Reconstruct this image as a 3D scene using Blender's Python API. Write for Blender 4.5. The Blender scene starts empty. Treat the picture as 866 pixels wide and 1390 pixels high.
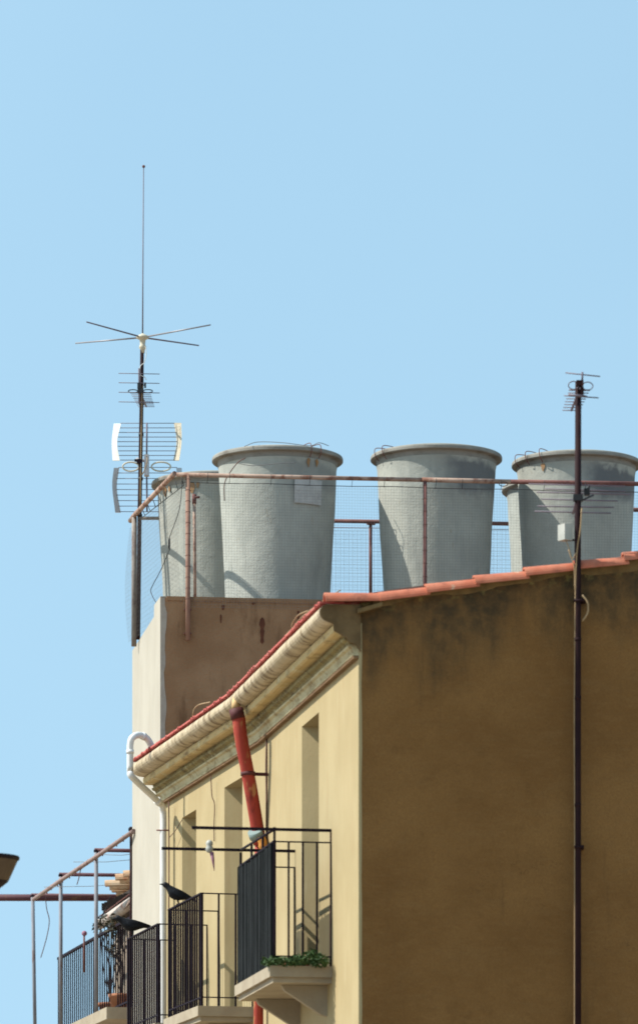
import bpy, bmesh, math, random
from mathutils import Vector, Matrix, noise as mnoise
random.seed(11)
V = Vector
C = bpy.context.scene.collection
SC = bpy.context.scene
F, CX, HY = 6200.0, 433.0, 1900.0          # lens in pixels, picture centre, horizon row of the photograph
GROUND = -1.7                              # the camera's eye is the origin, 1.7 m above the street


def at(px, py, Y):
    """a point of the place from its picture position and its distance Y in metres"""
    return V(((px - CX) * Y / F, Y, (HY - py) * Y / F))


# ------------------------------------------------------------------ materials
def nt(name):
    m = bpy.data.materials.new(name)
    m.use_nodes = True
    t = m.node_tree
    b = t.nodes['Principled BSDF']
    b.inputs['Specular IOR Level'].default_value = 0.3
    return m, t, b


def L(t, a, b):
    t.links.new(a, b)


def N(t, kind, **kw):
    n = t.nodes.new(kind)
    for k, v in kw.items():
        setattr(n, k, v)
    return n


def tex_noise(t, vec, scale, detail=4, rough=0.55, stretch=None, dist=0.0):
    if stretch:
        mp = N(t, 'ShaderNodeMapping')
        mp.inputs['Scale'].default_value = stretch
        L(t, vec, mp.inputs['Vector'])
        vec = mp.outputs[0]
    n = N(t, 'ShaderNodeTexNoise')
    n.inputs['Scale'].default_value = scale
    n.inputs['Detail'].default_value = detail
    n.inputs['Roughness'].default_value = rough
    n.inputs['Distortion'].default_value = dist
    L(t, vec, n.inputs['Vector'])
    return n.outputs['Fac']


def ramp(t, fac, lo, hi, v0=0.0, v1=1.0):
    r = N(t, 'ShaderNodeMapRange')
    r.interpolation_type = 'SMOOTHSTEP'
    r.inputs['From Min'].default_value = lo
    r.inputs['From Max'].default_value = hi
    r.inputs['To Min'].default_value = v0
    r.inputs['To Max'].default_value = v1
    L(t, fac, r.inputs['Value'])
    return r.outputs[0]


def mixc(t, fac, a, b):
    m = N(t, 'ShaderNodeMix', data_type='RGBA')
    if isinstance(fac, float):
        m.inputs[0].default_value = fac
    else:
        L(t, fac, m.inputs[0])
    for v, i in ((a, 6), (b, 7)):
        if isinstance(v, (tuple, list)):
            m.inputs[i].default_value = (*v, 1)
        else:
            L(t, v, m.inputs[i])
    return m.outputs[2]


def mathn(t, op, a, b=None):
    m = N(t, 'ShaderNodeMath', operation=op)
    for i, v in enumerate((a, b)):
        if v is None:
            continue
        if isinstance(v, (int, float)):
            m.inputs[i].default_value = v
        else:
            L(t, v, m.inputs[i])
    return m.outputs[0]


def coords(t):
    return N(t, 'ShaderNodeTexCoord').outputs['Object']


def bump(t, b, h, strength, dist):
    n = N(t, 'ShaderNodeBump')
    n.inputs['Strength'].default_value = strength
    n.inputs['Distance'].default_value = dist
    L(t, h, n.inputs['Height'])
    L(t, n.outputs[0], b.inputs['Normal'])


def surf(name, c1, c2, scale=3.0, rough=0.85, bmp=0.3, bdist=0.01, bscale=40, stain=None, stain_amt=0.5,
         stain_scale=2.0, stain_stretch=(1, 1, 1), lo=0.5, hi=0.75, metal=0.0, stain2=None, s2=(0.6, 0.7), s2scale=8, s2stretch=(1, 1, 1), alb=.74):
    m, t, b = nt(name)
    o = coords(t)
    c1, c2, stain, stain2 = [tuple(x * alb for x in c) if c else None for c in (c1, c2, stain, stain2)]
    col = mixc(t, ramp(t, tex_noise(t, o, scale, 6, 0.6), 0.3, 0.7), c1, c2)
    if stain:
        f = ramp(t, tex_noise(t, o, stain_scale, 6, 0.65, stain_stretch), lo, hi, 0, stain_amt)
        col = mixc(t, f, col, stain)
    if stain2:
        f = ramp(t, tex_noise(t, o, s2scale, 5, 0.6, s2stretch), s2[0], s2[1], 0, 0.9)
        col = mixc(t, f, col, stain2)
    L(t, col, b.inputs['Base Color'])
    b.inputs['Roughness'].default_value = rough
    b.inputs['Metallic'].default_value = metal
    if bmp:
        bump(t, b, tex_noise(t, o, bscale, 6, 0.65), bmp, bdist)
    return m


M = {}
M['facade'] = surf('yellow_plaster', (.41, .325, .168), (.46, .37, .20), 1.6, .9, .35, .006, 30,
                   (.38, .27, .13), .6, 1.6, (6, 6, .55), .48, .8, stain2=(.55, .47, .30), s2=(.62, .8), s2scale=2.2, s2stretch=(5, 5, .6))
M['jamb'] = M['facade']
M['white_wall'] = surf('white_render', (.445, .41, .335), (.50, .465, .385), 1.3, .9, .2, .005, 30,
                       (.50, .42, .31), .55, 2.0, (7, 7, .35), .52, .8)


def make_gable():
    m, t, b = nt('brown_render')
    o = coords(t)
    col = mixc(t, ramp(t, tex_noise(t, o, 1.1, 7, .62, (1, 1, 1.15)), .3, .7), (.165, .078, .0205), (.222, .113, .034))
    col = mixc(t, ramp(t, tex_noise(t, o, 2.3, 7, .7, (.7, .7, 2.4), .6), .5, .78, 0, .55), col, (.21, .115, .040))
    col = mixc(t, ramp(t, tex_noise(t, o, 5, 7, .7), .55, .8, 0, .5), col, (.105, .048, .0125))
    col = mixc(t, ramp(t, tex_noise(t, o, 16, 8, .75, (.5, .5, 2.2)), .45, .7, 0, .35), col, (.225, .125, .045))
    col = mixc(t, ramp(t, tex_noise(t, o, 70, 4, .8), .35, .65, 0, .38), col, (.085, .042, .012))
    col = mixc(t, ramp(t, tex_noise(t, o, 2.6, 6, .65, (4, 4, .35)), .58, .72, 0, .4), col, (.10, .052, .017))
    cr = N(t, 'ShaderNodeTexVoronoi', feature='DISTANCE_TO_EDGE')      # a few hairline cracks in the render
    mpc = N(t, 'ShaderNodeMapping')
    mpc.inputs['Scale'].default_value = (.55, .55, .8)
    wob = N(t, 'ShaderNodeTexNoise')
    wob.inputs['Scale'].default_value = 2.5
    wob.inputs['Detail'].default_value = 6
    L(t, o, wob.inputs['Vector'])
    va_ = N(t, 'ShaderNodeVectorMath', operation='ADD')
    L(t, o, va_.inputs[0])
    L(t, wob.outputs['Color'], va_.inputs[1])
    L(t, va_.outputs[0], mpc.inputs['Vector'])
    L(t, mpc.outputs[0], cr.inputs['Vector'])
    cf = mathn(t, 'MULTIPLY', ramp(t, cr.outputs['Distance'], 0, .006, 1, 0), ramp(t, tex_noise(t, o, .9, 3), .5, .6))
    col = mixc(t, mathn(t, 'MULTIPLY', cf, .55), col, (.05, .025, .01))
    # mould and lichen that hang down from the verge: distance below the sloping top edge
    s = N(t, 'ShaderNodeSeparateXYZ')
    L(t, o, s.inputs[0])
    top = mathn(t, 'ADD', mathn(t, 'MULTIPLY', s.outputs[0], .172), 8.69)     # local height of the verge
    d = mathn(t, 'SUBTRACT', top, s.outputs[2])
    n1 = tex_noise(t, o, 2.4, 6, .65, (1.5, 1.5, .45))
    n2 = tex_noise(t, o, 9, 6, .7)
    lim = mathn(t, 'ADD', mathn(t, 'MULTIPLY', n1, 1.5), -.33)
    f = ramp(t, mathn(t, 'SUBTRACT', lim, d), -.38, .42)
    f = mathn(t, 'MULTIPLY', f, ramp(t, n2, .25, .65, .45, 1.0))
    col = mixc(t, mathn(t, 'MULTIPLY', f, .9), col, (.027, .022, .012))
    f2 = mathn(t, 'MULTIPLY', ramp(t, d, .0, .16, 1, 0), ramp(t, tex_noise(t, o, 14, 5, .7), .5, .66))
    col = mixc(t, mathn(t, 'MULTIPLY', f2, .6), col, (.26, .22, .07))
    L(t, col, b.inputs['Base Color'])
    b.inputs['Roughness'].default_value = .95
    h = mathn(t, 'ADD', tex_noise(t, o, 26, 8, .7), mathn(t, 'MULTIPLY', tex_noise(t, o, 3.0, 5, .6, (1, 1, 2)), 1.6))
    bump(t, b, h, .35, .012)
    return m


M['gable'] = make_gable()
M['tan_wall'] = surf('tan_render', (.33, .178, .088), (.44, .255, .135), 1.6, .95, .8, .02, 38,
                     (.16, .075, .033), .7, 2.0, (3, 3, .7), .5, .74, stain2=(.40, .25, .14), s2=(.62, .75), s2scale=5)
M['tan_edge'] = surf('pale_mortar', (.44, .37, .30), (.52, .45, .37), 8, .95, .5, .01, 40)
M['rust_streak'] = surf('rust_streak', (.11, .035, .018), (.17, .06, .03), 12, .95, .3, .005, 40)
M['cornice'] = surf('cornice_plaster', (.66, .50, .25), (.56, .43, .20), 3, .9, .25, .005, 35,
                    (.17, .10, .04), .85, 2.2, (2, 1.6, 6), .50, .74, stain2=(.66, .58, .36), s2=(.56, .68), s2scale=6)
M['band'] = surf('weathered_band', (.52, .43, .28), (.62, .52, .37), 3, .9, .3, .006, 35,
                 (.16, .105, .05), .82, 2.4, (1.6, 3.6, 1.6), .44, .70, stain2=(.10, .065, .035), s2=(.57, .72), s2scale=3.2, s2stretch=(1.6, 1.8, 1.6))
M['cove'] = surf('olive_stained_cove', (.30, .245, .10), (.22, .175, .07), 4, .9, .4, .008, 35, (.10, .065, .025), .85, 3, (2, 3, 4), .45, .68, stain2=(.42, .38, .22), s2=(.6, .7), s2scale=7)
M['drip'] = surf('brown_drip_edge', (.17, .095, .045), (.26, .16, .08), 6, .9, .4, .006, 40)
M['moulding'] = surf('pale_moulding', (.62, .57, .36), (.54, .46, .27), 4, .9, .4, .006, 40, (.26, .18, .08), .8, 4, (1, 1, 2), .47, .68)
M['mortar'] = surf('cornice_end_mortar', (.12, .075, .032), (.21, .135, .06), 5, .95, .6, .012, 40)
M['mortar_light'] = surf('ochre_mortar', (.22, .14, .055), (.13, .085, .035), 10, .95, .6, .012, 40)
M['tile'] = surf('terracotta_tile', (.52, .135, .068), (.60, .21, .12), 5, .8, .3, .004, 60,
                 (.26, .085, .05), .7, 6, (1, 1, 1), .5, .7, stain2=(.60, .42, .28), s2=(.64, .74), s2scale=9)
M['tile_red'] = surf('red_tile_edge', (.46, .075, .065), (.58, .16, .13), 5, .8, .3, .004, 60, (.48, .33, .26), .7, 9, (1, 1, 1), .55, .7)
M['tile_pale'] = surf('old_pale_tile', (.66, .50, .33), (.58, .36, .20), 7, .85, .4, .005, 50, (.45, .16, .07), .7, 9, (1, 1, 1), .5, .68)
M['red_pipe'] = surf('red_painted_pipe', (.34, .036, .024), (.42, .055, .032), 4, .7, .15, .003, 40,
                     (.52, .25, .10), .9, 4, (3, 3, .9), .54, .66, stain2=(.20, .02, .012), s2=(.57, .70), s2scale=6, s2stretch=(2, 2, .7))
M['collar'] = surf('dark_red_collar', (.08, .018, .02), (.12, .03, .03), 8, .7, .2, .003, 50)
M['cream'] = surf('cream_paint', (.72, .50, .24), (.66, .42, .18), 8, .7, .2, .003, 50)
M['pvc'] = surf('grey_white_pvc', (.84, .84, .82), (.76, .77, .75), 3, .5, .1, .002, 40, (.36, .34, .30), .5, 3, (3, 3, .8), .55, .75)
M['teal'] = surf('pale_teal_joint', (.28, .36, .345), (.20, .28, .27), 8, .5, .1, .002, 40)
M['orange'] = surf('orange_cloth', (.62, .30, .06), (.55, .22, .05), 9, .9, .2, .003, 50)
M['iron'] = surf('dark_iron_paint', (.013, .009, .015), (.022, .014, .023), 6, .7, .15, .002, 60, (.06, .03, .03), .6, 9, (1, 1, 1), .6, .8)
M['panel'] = surf('dark_reed_panel', (.012, .014, .0145), (.020, .023, .024), 4, .9, .2, .004, 40, (.05, .06, .06), .8, 4, (9, 9, .2), .60, .74)
M['rust_pipe'] = surf('rusty_pipe', (.40, .27, .205), (.50, .36, .28), 5, .8, .4, .003, 60, (.20, .075, .045), .85, 7, (1, 1, 1), .45, .62)
M['rust_dark'] = surf('rusty_pipe_dark', (.15, .06, .055), (.23, .10, .08), 6, .8, .4, .003, 60, (.09, .03, .03), .8, 7, (1, 1, 1), .5, .7)
M['rust_yellow'] = surf('rusty_post_ochre', (.34, .195, .135), (.29, .165, .125), 5, .8, .4, .003, 60, (.20, .075, .045), .85, 5, (1, 1, 1), .5, .68)
M['rust'] = surf('orange_rust', (.40, .22, .09), (.30, .19, .11), 12, .95, .3, .003, 60)
M['wire'] = surf('galvanised_wire', (.20, .20, .20), (.26, .25, .24), 8, .7, 0)
M['wire_dark'] = surf('black_cable', (.018, .018, .02), (.03, .03, .032), 8, .6, 0)
M['wire_brown'] = surf('brown_cable', (.16, .075, .055), (.11, .05, .04), 8, .7, 0)
M['wire_tan'] = surf('tan_cable', (.44, .31, .17), (.36, .24, .12), 8, .7, 0)
M['mast'] = surf('dark_rusty_mast', (.020, .009, .012), (.032, .014, .014), 5, .7, .3, .003, 60, (.12, .04, .02), .7, 6, (2, 2, .8), .6, .76)
M['mast_grey'] = surf('grey_wrapped_post', (.34, .30, .26), (.26, .22, .19), 7, .8, .5, .004, 60, (.14, .08, .06), .7, 9, (1, 1, 1), .5, .66)
M['alu'] = surf('aluminium_rod', (.26, .26, .28), (.33, .33, .35), 8, .5, 0, metal=.3)
M['alu_dark'] = surf('tarnished_rod', (.14, .12, .15), (.20, .165, .20), 8, .6, 0)
M['porcelain'] = surf('porcelain', (.50, .50, .45), (.40, .41, .37), 8, .5, .05, .002, 40)
M['white_plastic'] = surf('white_plastic', (.80, .80, .76), (.74, .74, .68), 6, .45, .05, .002, 40)
M['grey_plastic'] = surf('grey_plastic', (.66, .66, .68), (.56, .56, .58), 6, .5, .05, .002, 40)
M['cream_plastic'] = surf('cream_plastic', (.66, .60, .46), (.58, .51, .37), 9, .5, .1, .002, 40)
M['bird'] = surf('black_feathers', (.010, .011, .015), (.018, .022, .028), 20, .55, .3, .004, 70)
M['beak'] = surf('dark_beak', (.03, .028, .026), (.04, .038, .035), 20, .5, 0)
M['leaf'] = surf('green_leaves', (.030, .075, .018), (.055, .11, .03), 14, .7, .2, .003, 40)
M['leaf_dark'] = surf('dark_leaves', (.028, .036, .018), (.07, .055, .028), 14, .7, .2, .003, 40)
M['pot'] = surf('terracotta_pot', (.36, .14, .07), (.44, .20, .11), 9, .85, .2, .003, 40)
M['slab'] = surf('balcony_slab', (.42, .36, .26), (.34, .28, .20), 4, .9, .4, .008, 40)
M['lamp_metal'] = surf('brown_lamp_metal', (.10, .062, .032), (.14, .088, .045), 6, .6, .2, .003, 40)
M['lamp_dark'] = surf('dark_lamp_rim', (.022, .014, .016), (.03, .02, .02), 6, .6, .1, .003, 40)
M['far_wall'] = surf('far_plaster', (.42, .34, .26), (.36, .28, .20), 3, .9, .3, .006, 40)
M['wood_dark'] = surf('dark_wood', (.03, .022, .018), (.05, .036, .028), 9, .85, .3, .004, 40)
M['gutter'] = surf('flaking_gutter', (.60, .54, .48), (.50, .42, .36), 5, .8, .3, .003, 40, (.42, .14, .07), .9, 5, (1, 1, 1), .55, .66)
M['asphalt'] = surf('street_paving', (.40, .30, .20), (.46, .36, .25), .8, .95, .3, .01, 30)
M['paving'] = surf('pavement_stone', (.46, .38, .27), (.40, .32, .22), 1.2, .9, .3, .01, 12)
M['shutter'] = surf('brown_shutter', (.10, .055, .03), (.13, .075, .04), 6, .7, .1, .003, 30)
M['roofing'] = surf('roof_screed', (.28, .20, .15), (.22, .15, .12), 2, .95, .3, .01, 30)
M['pink'] = surf('pink_knob', (.36, .17, .24), (.28, .12, .18), 12, .6, 0)
M['grey_rust'] = surf('greyed_rusty_pipe', (.27, .18, .16), (.34, .25, .22), 6, .8, .4, .003, 60, (.14, .06, .05), .8, 6, (1, 1, 1), .5, .66)
M['post_grey'] = surf('grey_painted_post', (.27, .28, .31), (.21, .22, .25), 5, .7, .2, .003, 50, (.16, .09, .07), .8, 5, (2, 2, .8), .55, .7)
M['maroon'] = surf('maroon_painted_pipe', (.085, .028, .040), (.12, .045, .05), 5, .7, .2, .003, 50, (.22, .13, .05), .7, 4, (1, 1, 1), .55, .7)


for k_ in ('panel', 'iron', 'bird', 'mast', 'lamp_dark'):
    M[k_].node_tree.nodes['Principled BSDF'].inputs['Specular IOR Level'].default_value = .08


def make_glass():
    m, t, b = nt('window_glass')
    b.inputs['Base Color'].default_value = (.02, .025, .03, 1)
    b.inputs['Roughness'].default_value = .06
    b.inputs['Specular IOR Level'].default_value = .6
    return m


M['glass'] = make_glass()


def make_tank(name, damp, seed, c1, c2):
    """fibre cement: mottled grey with trowel lumps; damp = how much of the upper right is soaked dark"""
    m, t, b = nt(name)
    tc = N(t, 'ShaderNodeTexCoord').outputs['Object']
    mp = N(t, 'ShaderNodeMapping')
    mp.inputs['Location'].default_value = (seed * 3.1, seed * 1.7, seed * .37)
    L(t, tc, mp.inputs['Vector'])
    o = mp.outputs[0]
    col = mixc(t, ramp(t, tex_noise(t, o, 2.2, 7, .65), .3, .7), c1, c2)
    col = mixc(t, ramp(t, tex_noise(t, o, 2.6, 6, .6, (2.5, 2.5, .5)), .5, .75, 0, .5), col, (.20, .212, .195))
    col = mixc(t, ramp(t, tex_noise(t, o, 9, 6, .7), .58, .75, 0, .4), col, (.38, .385, .345))
    col = mixc(t, ramp(t, tex_noise(t, o, 3.2, 7, .7, (1.5, 1.5, .7)), .62, .72, 0, .55), col, (.235, .19, .12))
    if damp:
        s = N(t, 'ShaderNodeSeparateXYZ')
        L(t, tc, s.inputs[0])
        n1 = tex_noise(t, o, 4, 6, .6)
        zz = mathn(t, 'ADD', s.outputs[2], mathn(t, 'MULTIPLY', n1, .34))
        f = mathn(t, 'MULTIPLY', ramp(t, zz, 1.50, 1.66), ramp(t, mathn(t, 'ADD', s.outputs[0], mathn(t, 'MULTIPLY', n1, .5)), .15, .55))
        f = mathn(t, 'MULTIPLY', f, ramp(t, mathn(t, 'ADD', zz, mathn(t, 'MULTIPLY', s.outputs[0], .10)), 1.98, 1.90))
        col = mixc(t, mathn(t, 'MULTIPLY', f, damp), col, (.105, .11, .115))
    L(t, col, b.inputs['Base Color'])
    b.inputs['Roughness'].default_value = .9
    h = mathn(t, 'ADD', tex_noise(t, o, 55, 5, .6), mathn(t, 'MULTIPLY', tex_noise(t, o, 11, 5, .6), 2.2))
    bump(t, b, h, .32, .010)
    return m


# ------------------------------------------------------------------ mesh builder
class MB:
    def __init__(self):
        self.v, self.f, self.smooth = [], [], []

    def add(self, verts, faces, smooth=False):
        o = len(self.v)
        self.v += [V(p) for p in verts]
        for f in faces:
            self.f.append([i + o for i in f])
            self.smooth.append(smooth)
        return self

    def box(self, c, size, ax=None):
        """box centred on c, size along the axes ax (default world)"""
        c = V(c)
        X, Y, Z = ax or (V((1, 0, 0)), V((0, 1, 0)), V((0, 0, 1)))
        a, b, d = size[0] / 2, size[1] / 2, size[2] / 2
        vs = [c + X * (a * i) + Y * (b * j) + Z * (d * k) for k in (-1, 1) for j in (-1, 1) for i in (-1, 1)]
        return self.add(vs, [(0, 2, 3, 1), (4, 5, 7, 6), (0, 1, 5, 4), (2, 6, 7, 3), (0, 4, 6, 2), (1, 3, 7, 5)])

    def tube(self, pts, r, n=8, caps=True, smooth=True, flat=1.0):
        pts = [V(p) for p in pts]
        k = len(pts)
        rs = r if isinstance(r, (list, tuple)) else [r] * k
        tang = []
        for i in range(k):
            d = pts[min(i + 1, k - 1)] - pts[max(i - 1, 0)]
            tang.append(d.normalized() if d.length > 1e-9 else V((0, 0, 1)))
        ref = V((0, 0, 1)) if abs(tang[0].z) < .9 else V((1, 0, 0))
        a = tang[0].cross(ref).normalized()
        vs, fs = [], []
        for i in range(k):
            a = (a - tang[i] * a.dot(tang[i])).normalized()
            b = tang[i].cross(a)
            for j in range(n):
                th = 2 * math.pi * (j + .5) / n
                vs.append(pts[i] + a * (rs[i] * math.cos(th)) + b * (rs[i] * flat * math.sin(th)))
        for i in range(k - 1):
            for j in range(n):
                q = (j + 1) % n
                fs.append((i * n + j, i * n + q, (i + 1) * n + q, (i + 1) * n + j))
        self.add(vs, fs, smooth)
        if caps:
            self.add(vs[:n][::-1], [tuple(range(n))])
            self.add(vs[-n:], [tuple(range(n))])
        return self

    def lathe(self, prof, c, n=48, smooth=True, wob=0.0, seed=0.0, closed=False):
        c = V(c)
        vs, fs = [], []
        for r, z in prof:
            for j in range(n):
                th = 2 * math.pi * j / n
                p = V((math.cos(th), math.sin(th), 0))
                rr = r
                if wob and r > .05:
                    rr += wob * mnoise.noise(V((p.x * 1.3 + seed, p.y * 1.3, z * 1.5 + seed)))
                vs.append(c + p * rr + V((0, 0, z)))
        k = len(prof)
        for i in range(k - 1):
            for j in range(n):
                q = (j + 1) % n
                fs.append((i * n + j, i * n + q, (i + 1) * n + q, (i + 1) * n + j))
        return self.add(vs, fs, smooth)

    def prism(self, poly, d):
        """poly: 3-D outline, extruded by vector d"""
        n = len(poly)
        poly = [V(p) for p in poly]
        d = V(d)
        vs = poly + [p + d for p in poly]
        fs = [tuple(range(n - 1, -1, -1)), tuple(range(n, 2 * n))]
        for i in range(n):
            j = (i + 1) % n
            fs.append((i, j, n + j, n + i))
        return self.add(vs, fs)

    def sphere(self, c, r, n=12, sq=(1, 1, 1)):
        prof = [(r * math.sin(math.pi * i / n), -r * math.cos(math.pi * i / n)) for i in range(n + 1)]
        prof[0] = (1e-4, -r)
        prof[-1] = (1e-4, r)
        b = MB().lathe(prof, (0, 0, 0), n * 2)
        return self.add([V(c) + V((p.x * sq[0], p.y * sq[1], p.z * sq[2])) for p in b.v], b.f, True)

    def build(self, name, mat, parent=None, loc=None):
        org = V((0, 0, 0))
        if parent is not None:
            q = parent
            while q is not None:
                org += q.location
                q = q.parent
        elif loc is not None:
            org = V(loc)
        me = bpy.data.meshes.new(name)
        me.from_pydata([p - org for p in self.v], [], self.f)
        bm = bmesh.new()
        bm.from_mesh(me)
        bmesh.ops.remove_doubles(bm, verts=bm.verts, dist=1e-6)
        bmesh.ops.recalc_face_normals(bm, faces=bm.faces)
        bm.to_mesh(me)
        bm.free()
        if len(me.polygons) == len(self.smooth):
            me.polygons.foreach_set('use_smooth', self.smooth)
        else:
            me.polygons.foreach_set('use_smooth', [any(self.smooth)] * len(me.polygons))
        me.materials.append(M[mat] if isinstance(mat, str) else mat)
        o = bpy.data.objects.new(name, me)
        C.objects.link(o)
        if parent is not None:
            o.parent = parent
        elif loc is not None:
            o.location = loc
        return o


def thing(name, label, cat, loc, group=None):
    o = bpy.data.objects.new(name, None)
    o.empty_display_size = .2
    C.objects.link(o)
    o.location = loc
    o['label'], o['category'] = label, cat
    if group:
        o['group'] = group
    return o


def tag(o, label, cat, group=None):
    o['label'], o['category'] = label, cat
    if group:
        o['group'] = group
    return o


def structure(o):
    o['kind'] = 'structure'
    return o


def bez(pts, n=10):
    """smooth path (Catmull-Rom) through pts"""
    pts = [V(p) for p in pts]
    q = [pts[0] * 2 - pts[1]] + pts + [pts[-1] * 2 - pts[-2]]
    out = []
    for i in range(1, len(q) - 2):
        for k in range(n):
            t = k / n
            a, b, c, d = q[i - 1], q[i], q[i + 1], q[i + 2]
            out.append(.5 * ((2 * b) + (c - a) * t + (2 * a - 5 * b + 4 * c - d) * t * t + (3 * b - a - 3 * c + d) * t ** 3))
    out.append(pts[-1])
    return out


UP = V((0, 0, 1))
# ------------------------------------------------------------------ plan of the street
A = V((.352, 40.0, 0))                     # near corner of the yellow house
B = V((-.558, 45.2, 0))                    # where its front bends
Cc = V((-1.694, 49.9, 0))                  # its far end
dN, dF = (B - A).normalized(), (Cc - B).normalized()
nN, nF = V((-dN.y, dN.x, 0)), V((-dF.y, dF.x, 0))      # outward, towards the street
gd = V((.990, .139, 0)).normalized()       # along the gable, to the right
gn = V((gd.y, -gd.x, 0))                   # gable's outward normal, towards the camera
W0, W1 = V((-1.734, 50.0, 0)), V((-2.175, 53.3, 0))    # white house front
wd = (W1 - W0).normalized()
wn = V((-wd.y, wd.x, 0))
td = V((.9912, .1325, 0))                  # along its side wall, to the right
tn = V((td.y, -td.x, 0))


def wallN(Y):
    return A + dN * ((Y - A.y) / dN.y)


def wallF(Y):
    return B + dF * ((Y - B.y) / dF.y)


# ---- the street
g = MB().add([(-600, -300, GROUND), (600, -300, GROUND), (600, 900, GROUND), (-600, 900, GROUND)], [(0, 1, 2, 3)]).build('ground', 'asphalt')
structure(g)
off = .9
k = MB()
line = [A + nN * off - dN * 30, A + nN * off, B + (nN + nF).normalized() * off, Cc + nF * off, W1 + wn * off + V((0, 0, 0)), W1 + wn * off + wd * 40]
inner = [A - dN * 30 + gd * 12, A + gd * .1, B + gd * .1, Cc + gd * .1, W1 + gd * .2, W1 + wd * 40 + gd * .2]
for i in range(len(line) - 1):
    poly = [line[i], line[i + 1], inner[i + 1], inner[i]]
    z0, z1 = GROUND, GROUND + .13
    k.add([p + UP * z0 for p in poly] + [p + UP * z1 for p in poly], [(4, 5, 6, 7), (0, 1, 5, 4), (3, 2, 6, 7)] + ([(0, 3, 7, 4)] if i == 0 else []))
structure(k.build('pavement', 'paving'))

# ================================================================== the yellow house
house = thing('apartment_building', 'yellow plastered house with brown gable wall, stained cornice and three small balconies', 'building', A + UP * GROUND)
EAVE = 6.97


def wall_strip(mb, P, d, n, length, z0, z1, holes, depth=.30, splay=.155):
    """front wall from P along d; holes: (s0, s1, za, zb); splayed reveals go inward"""
    ss = sorted({0, length, *[h[0] for h in holes], *[h[1] for h in holes]})
    zs = sorted({z0, z1, *[h[2] for h in holes], *[h[3] for h in holes]})
    for i in range(len(ss) - 1):
        for j in range(len(zs) - 1):
            sm, zm = (ss[i] + ss[i + 1]) / 2, (zs[j] + zs[j + 1]) / 2
            if any(h[0] < sm < h[1] and h[2] < zm < h[3] for h in holes):
                continue
            mb.add([P + d * ss[i] + UP * zs[j], P + d * ss[i + 1] + UP * zs[j], P + d * ss[i + 1] + UP * zs[j + 1], P + d * ss[i] + UP * zs[j + 1]], [(0, 1, 2, 3)])
    for s0, s1, za, zb in holes:
        o = [P + d * s0 + UP * za, P + d * s1 + UP * za, P + d * s1 + UP * zb, P + d * s0 + UP * zb]
        e = [P + d * (s0 + splay) + UP * za - n * depth, P + d * (s1 - splay) + UP * za - n * depth,
             P + d * (s1 - splay) + UP * (zb - .02) - n * depth, P + d * (s0 + splay) + UP * (zb - .02) - n * depth]
        for i in range(4):
            j = (i + 1) % 4
            mb.add([o[i], o[j], e[j], e[i]], [(0, 1, 2, 3)])


FLOOR = 3.92
lenN, lenF = (B - A).length, (Cc - B).length
sN = lambda Y: (Y - A.y) / dN.y
sF = lambda Y: (Y - B.y) / dF.y
win1 = (sN(42.02), sN(42.93), FLOOR, 6.325)
win2 = (sF(46.08), sF(46.90), FLOOR, 6.285)
win3 = (sF(48.25), sF(48.95), FLOOR, 6.235)
low = lambda w: (w[0], w[1], FLOOR - 3.2, FLOOR - .8)
mb = MB()
wall_strip(mb, A, dN, nN, lenN, GROUND, EAVE - .3, [win1, low(win1)])
wall_strip(mb, B, dF, nF, lenF, GROUND, EAVE - .3, [win2, win3, low(win2), low(win3)])
mb.build('front_wall', 'facade', house)


def french_window(P, d, n, w):
    s0, s1, za, zb = w
    dep, sp = .295, .155
    s0, s1, zb = s0 + sp - .01, s1 - sp + .01, zb - .02
    fr = MB()
    fw = .06
    for s in (s0 + fw / 2, (s0 + s1) / 2, s1 - fw / 2):
        fr.box(P + d * s - n * dep + UP * (za + zb) / 2, (fw, .05, zb - za), (d, n, UP))
    for z in (za + .05, za + .8, zb - .05):
        fr.box(P + d * (s0 + s1) / 2 - n * dep + UP * z, (s1 - s0 - .001, .044, .08), (d, n, UP))
    f = fr.build('window', 'shutter', house)
    MB().box(P + d * (s0 + s1) / 2 - n * (dep + .012) + UP * (za + zb) / 2, (s1 - s0, .008, zb - za), (d, n, UP)).build('pane', 'glass', f)


french_window(A, dN, nN, win1)
french_window(B, dF, nF, win2)
french_window(B, dF, nF, win3)
french_window(A, dN, nN, low(win1))
french_window(B, dF, nF, low(win2))
french_window(B, dF, nF, low(win3))

# gable and hidden walls
verge = [(0, 6.98), (.20, 7.01), (2.49, 7.405), (4.4, 7.735), (6.6, 7.33)]
E0 = A + gd * 6.6
mb = MB()
poly = [A + UP * GROUND, E0 + UP * GROUND] + [A + gd * t + UP * z for t, z in reversed(verge)]
mb.add(poly, [tuple(range(len(poly)))])
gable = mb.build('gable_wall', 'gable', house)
D0 = V((6.2, 50.93, 0))
mb = MB()
mb.add([E0 + UP * GROUND, D0 + UP * GROUND, D0 + UP * 7.2, E0 + UP * 7.3], [(0, 1, 2, 3)])
mb.add([Cc + UP * GROUND, D0 + UP * GROUND, D0 + UP * 7.2, Cc + (D0 - Cc) * .6 + UP * 7.6, Cc + UP * (EAVE - .05)], [(0, 1, 2, 3, 4)])
mb.build('rear_wall', 'far_wall', house)
# pale arris of the front plaster that wraps round the near corner
mb = MB()
pts = [A - gd * .006 - gn * -.004 + UP * (GROUND + .1 + i * .28) for i in range(31)]
for i, p in enumerate(pts[:-1]):
    w0 = .028 + .010 * mnoise.noise(V((i * .7, 1, 0)))
    w1 = .028 + .010 * mnoise.noise(V(((i + 1) * .7, 1, 0)))
    q = pts[i + 1]
    mb.add([p, p + gd * w0, q + gd * w1, q], [(0, 1, 2, 3)])
mb.build('plaster_edge', 'facade', house)

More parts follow.
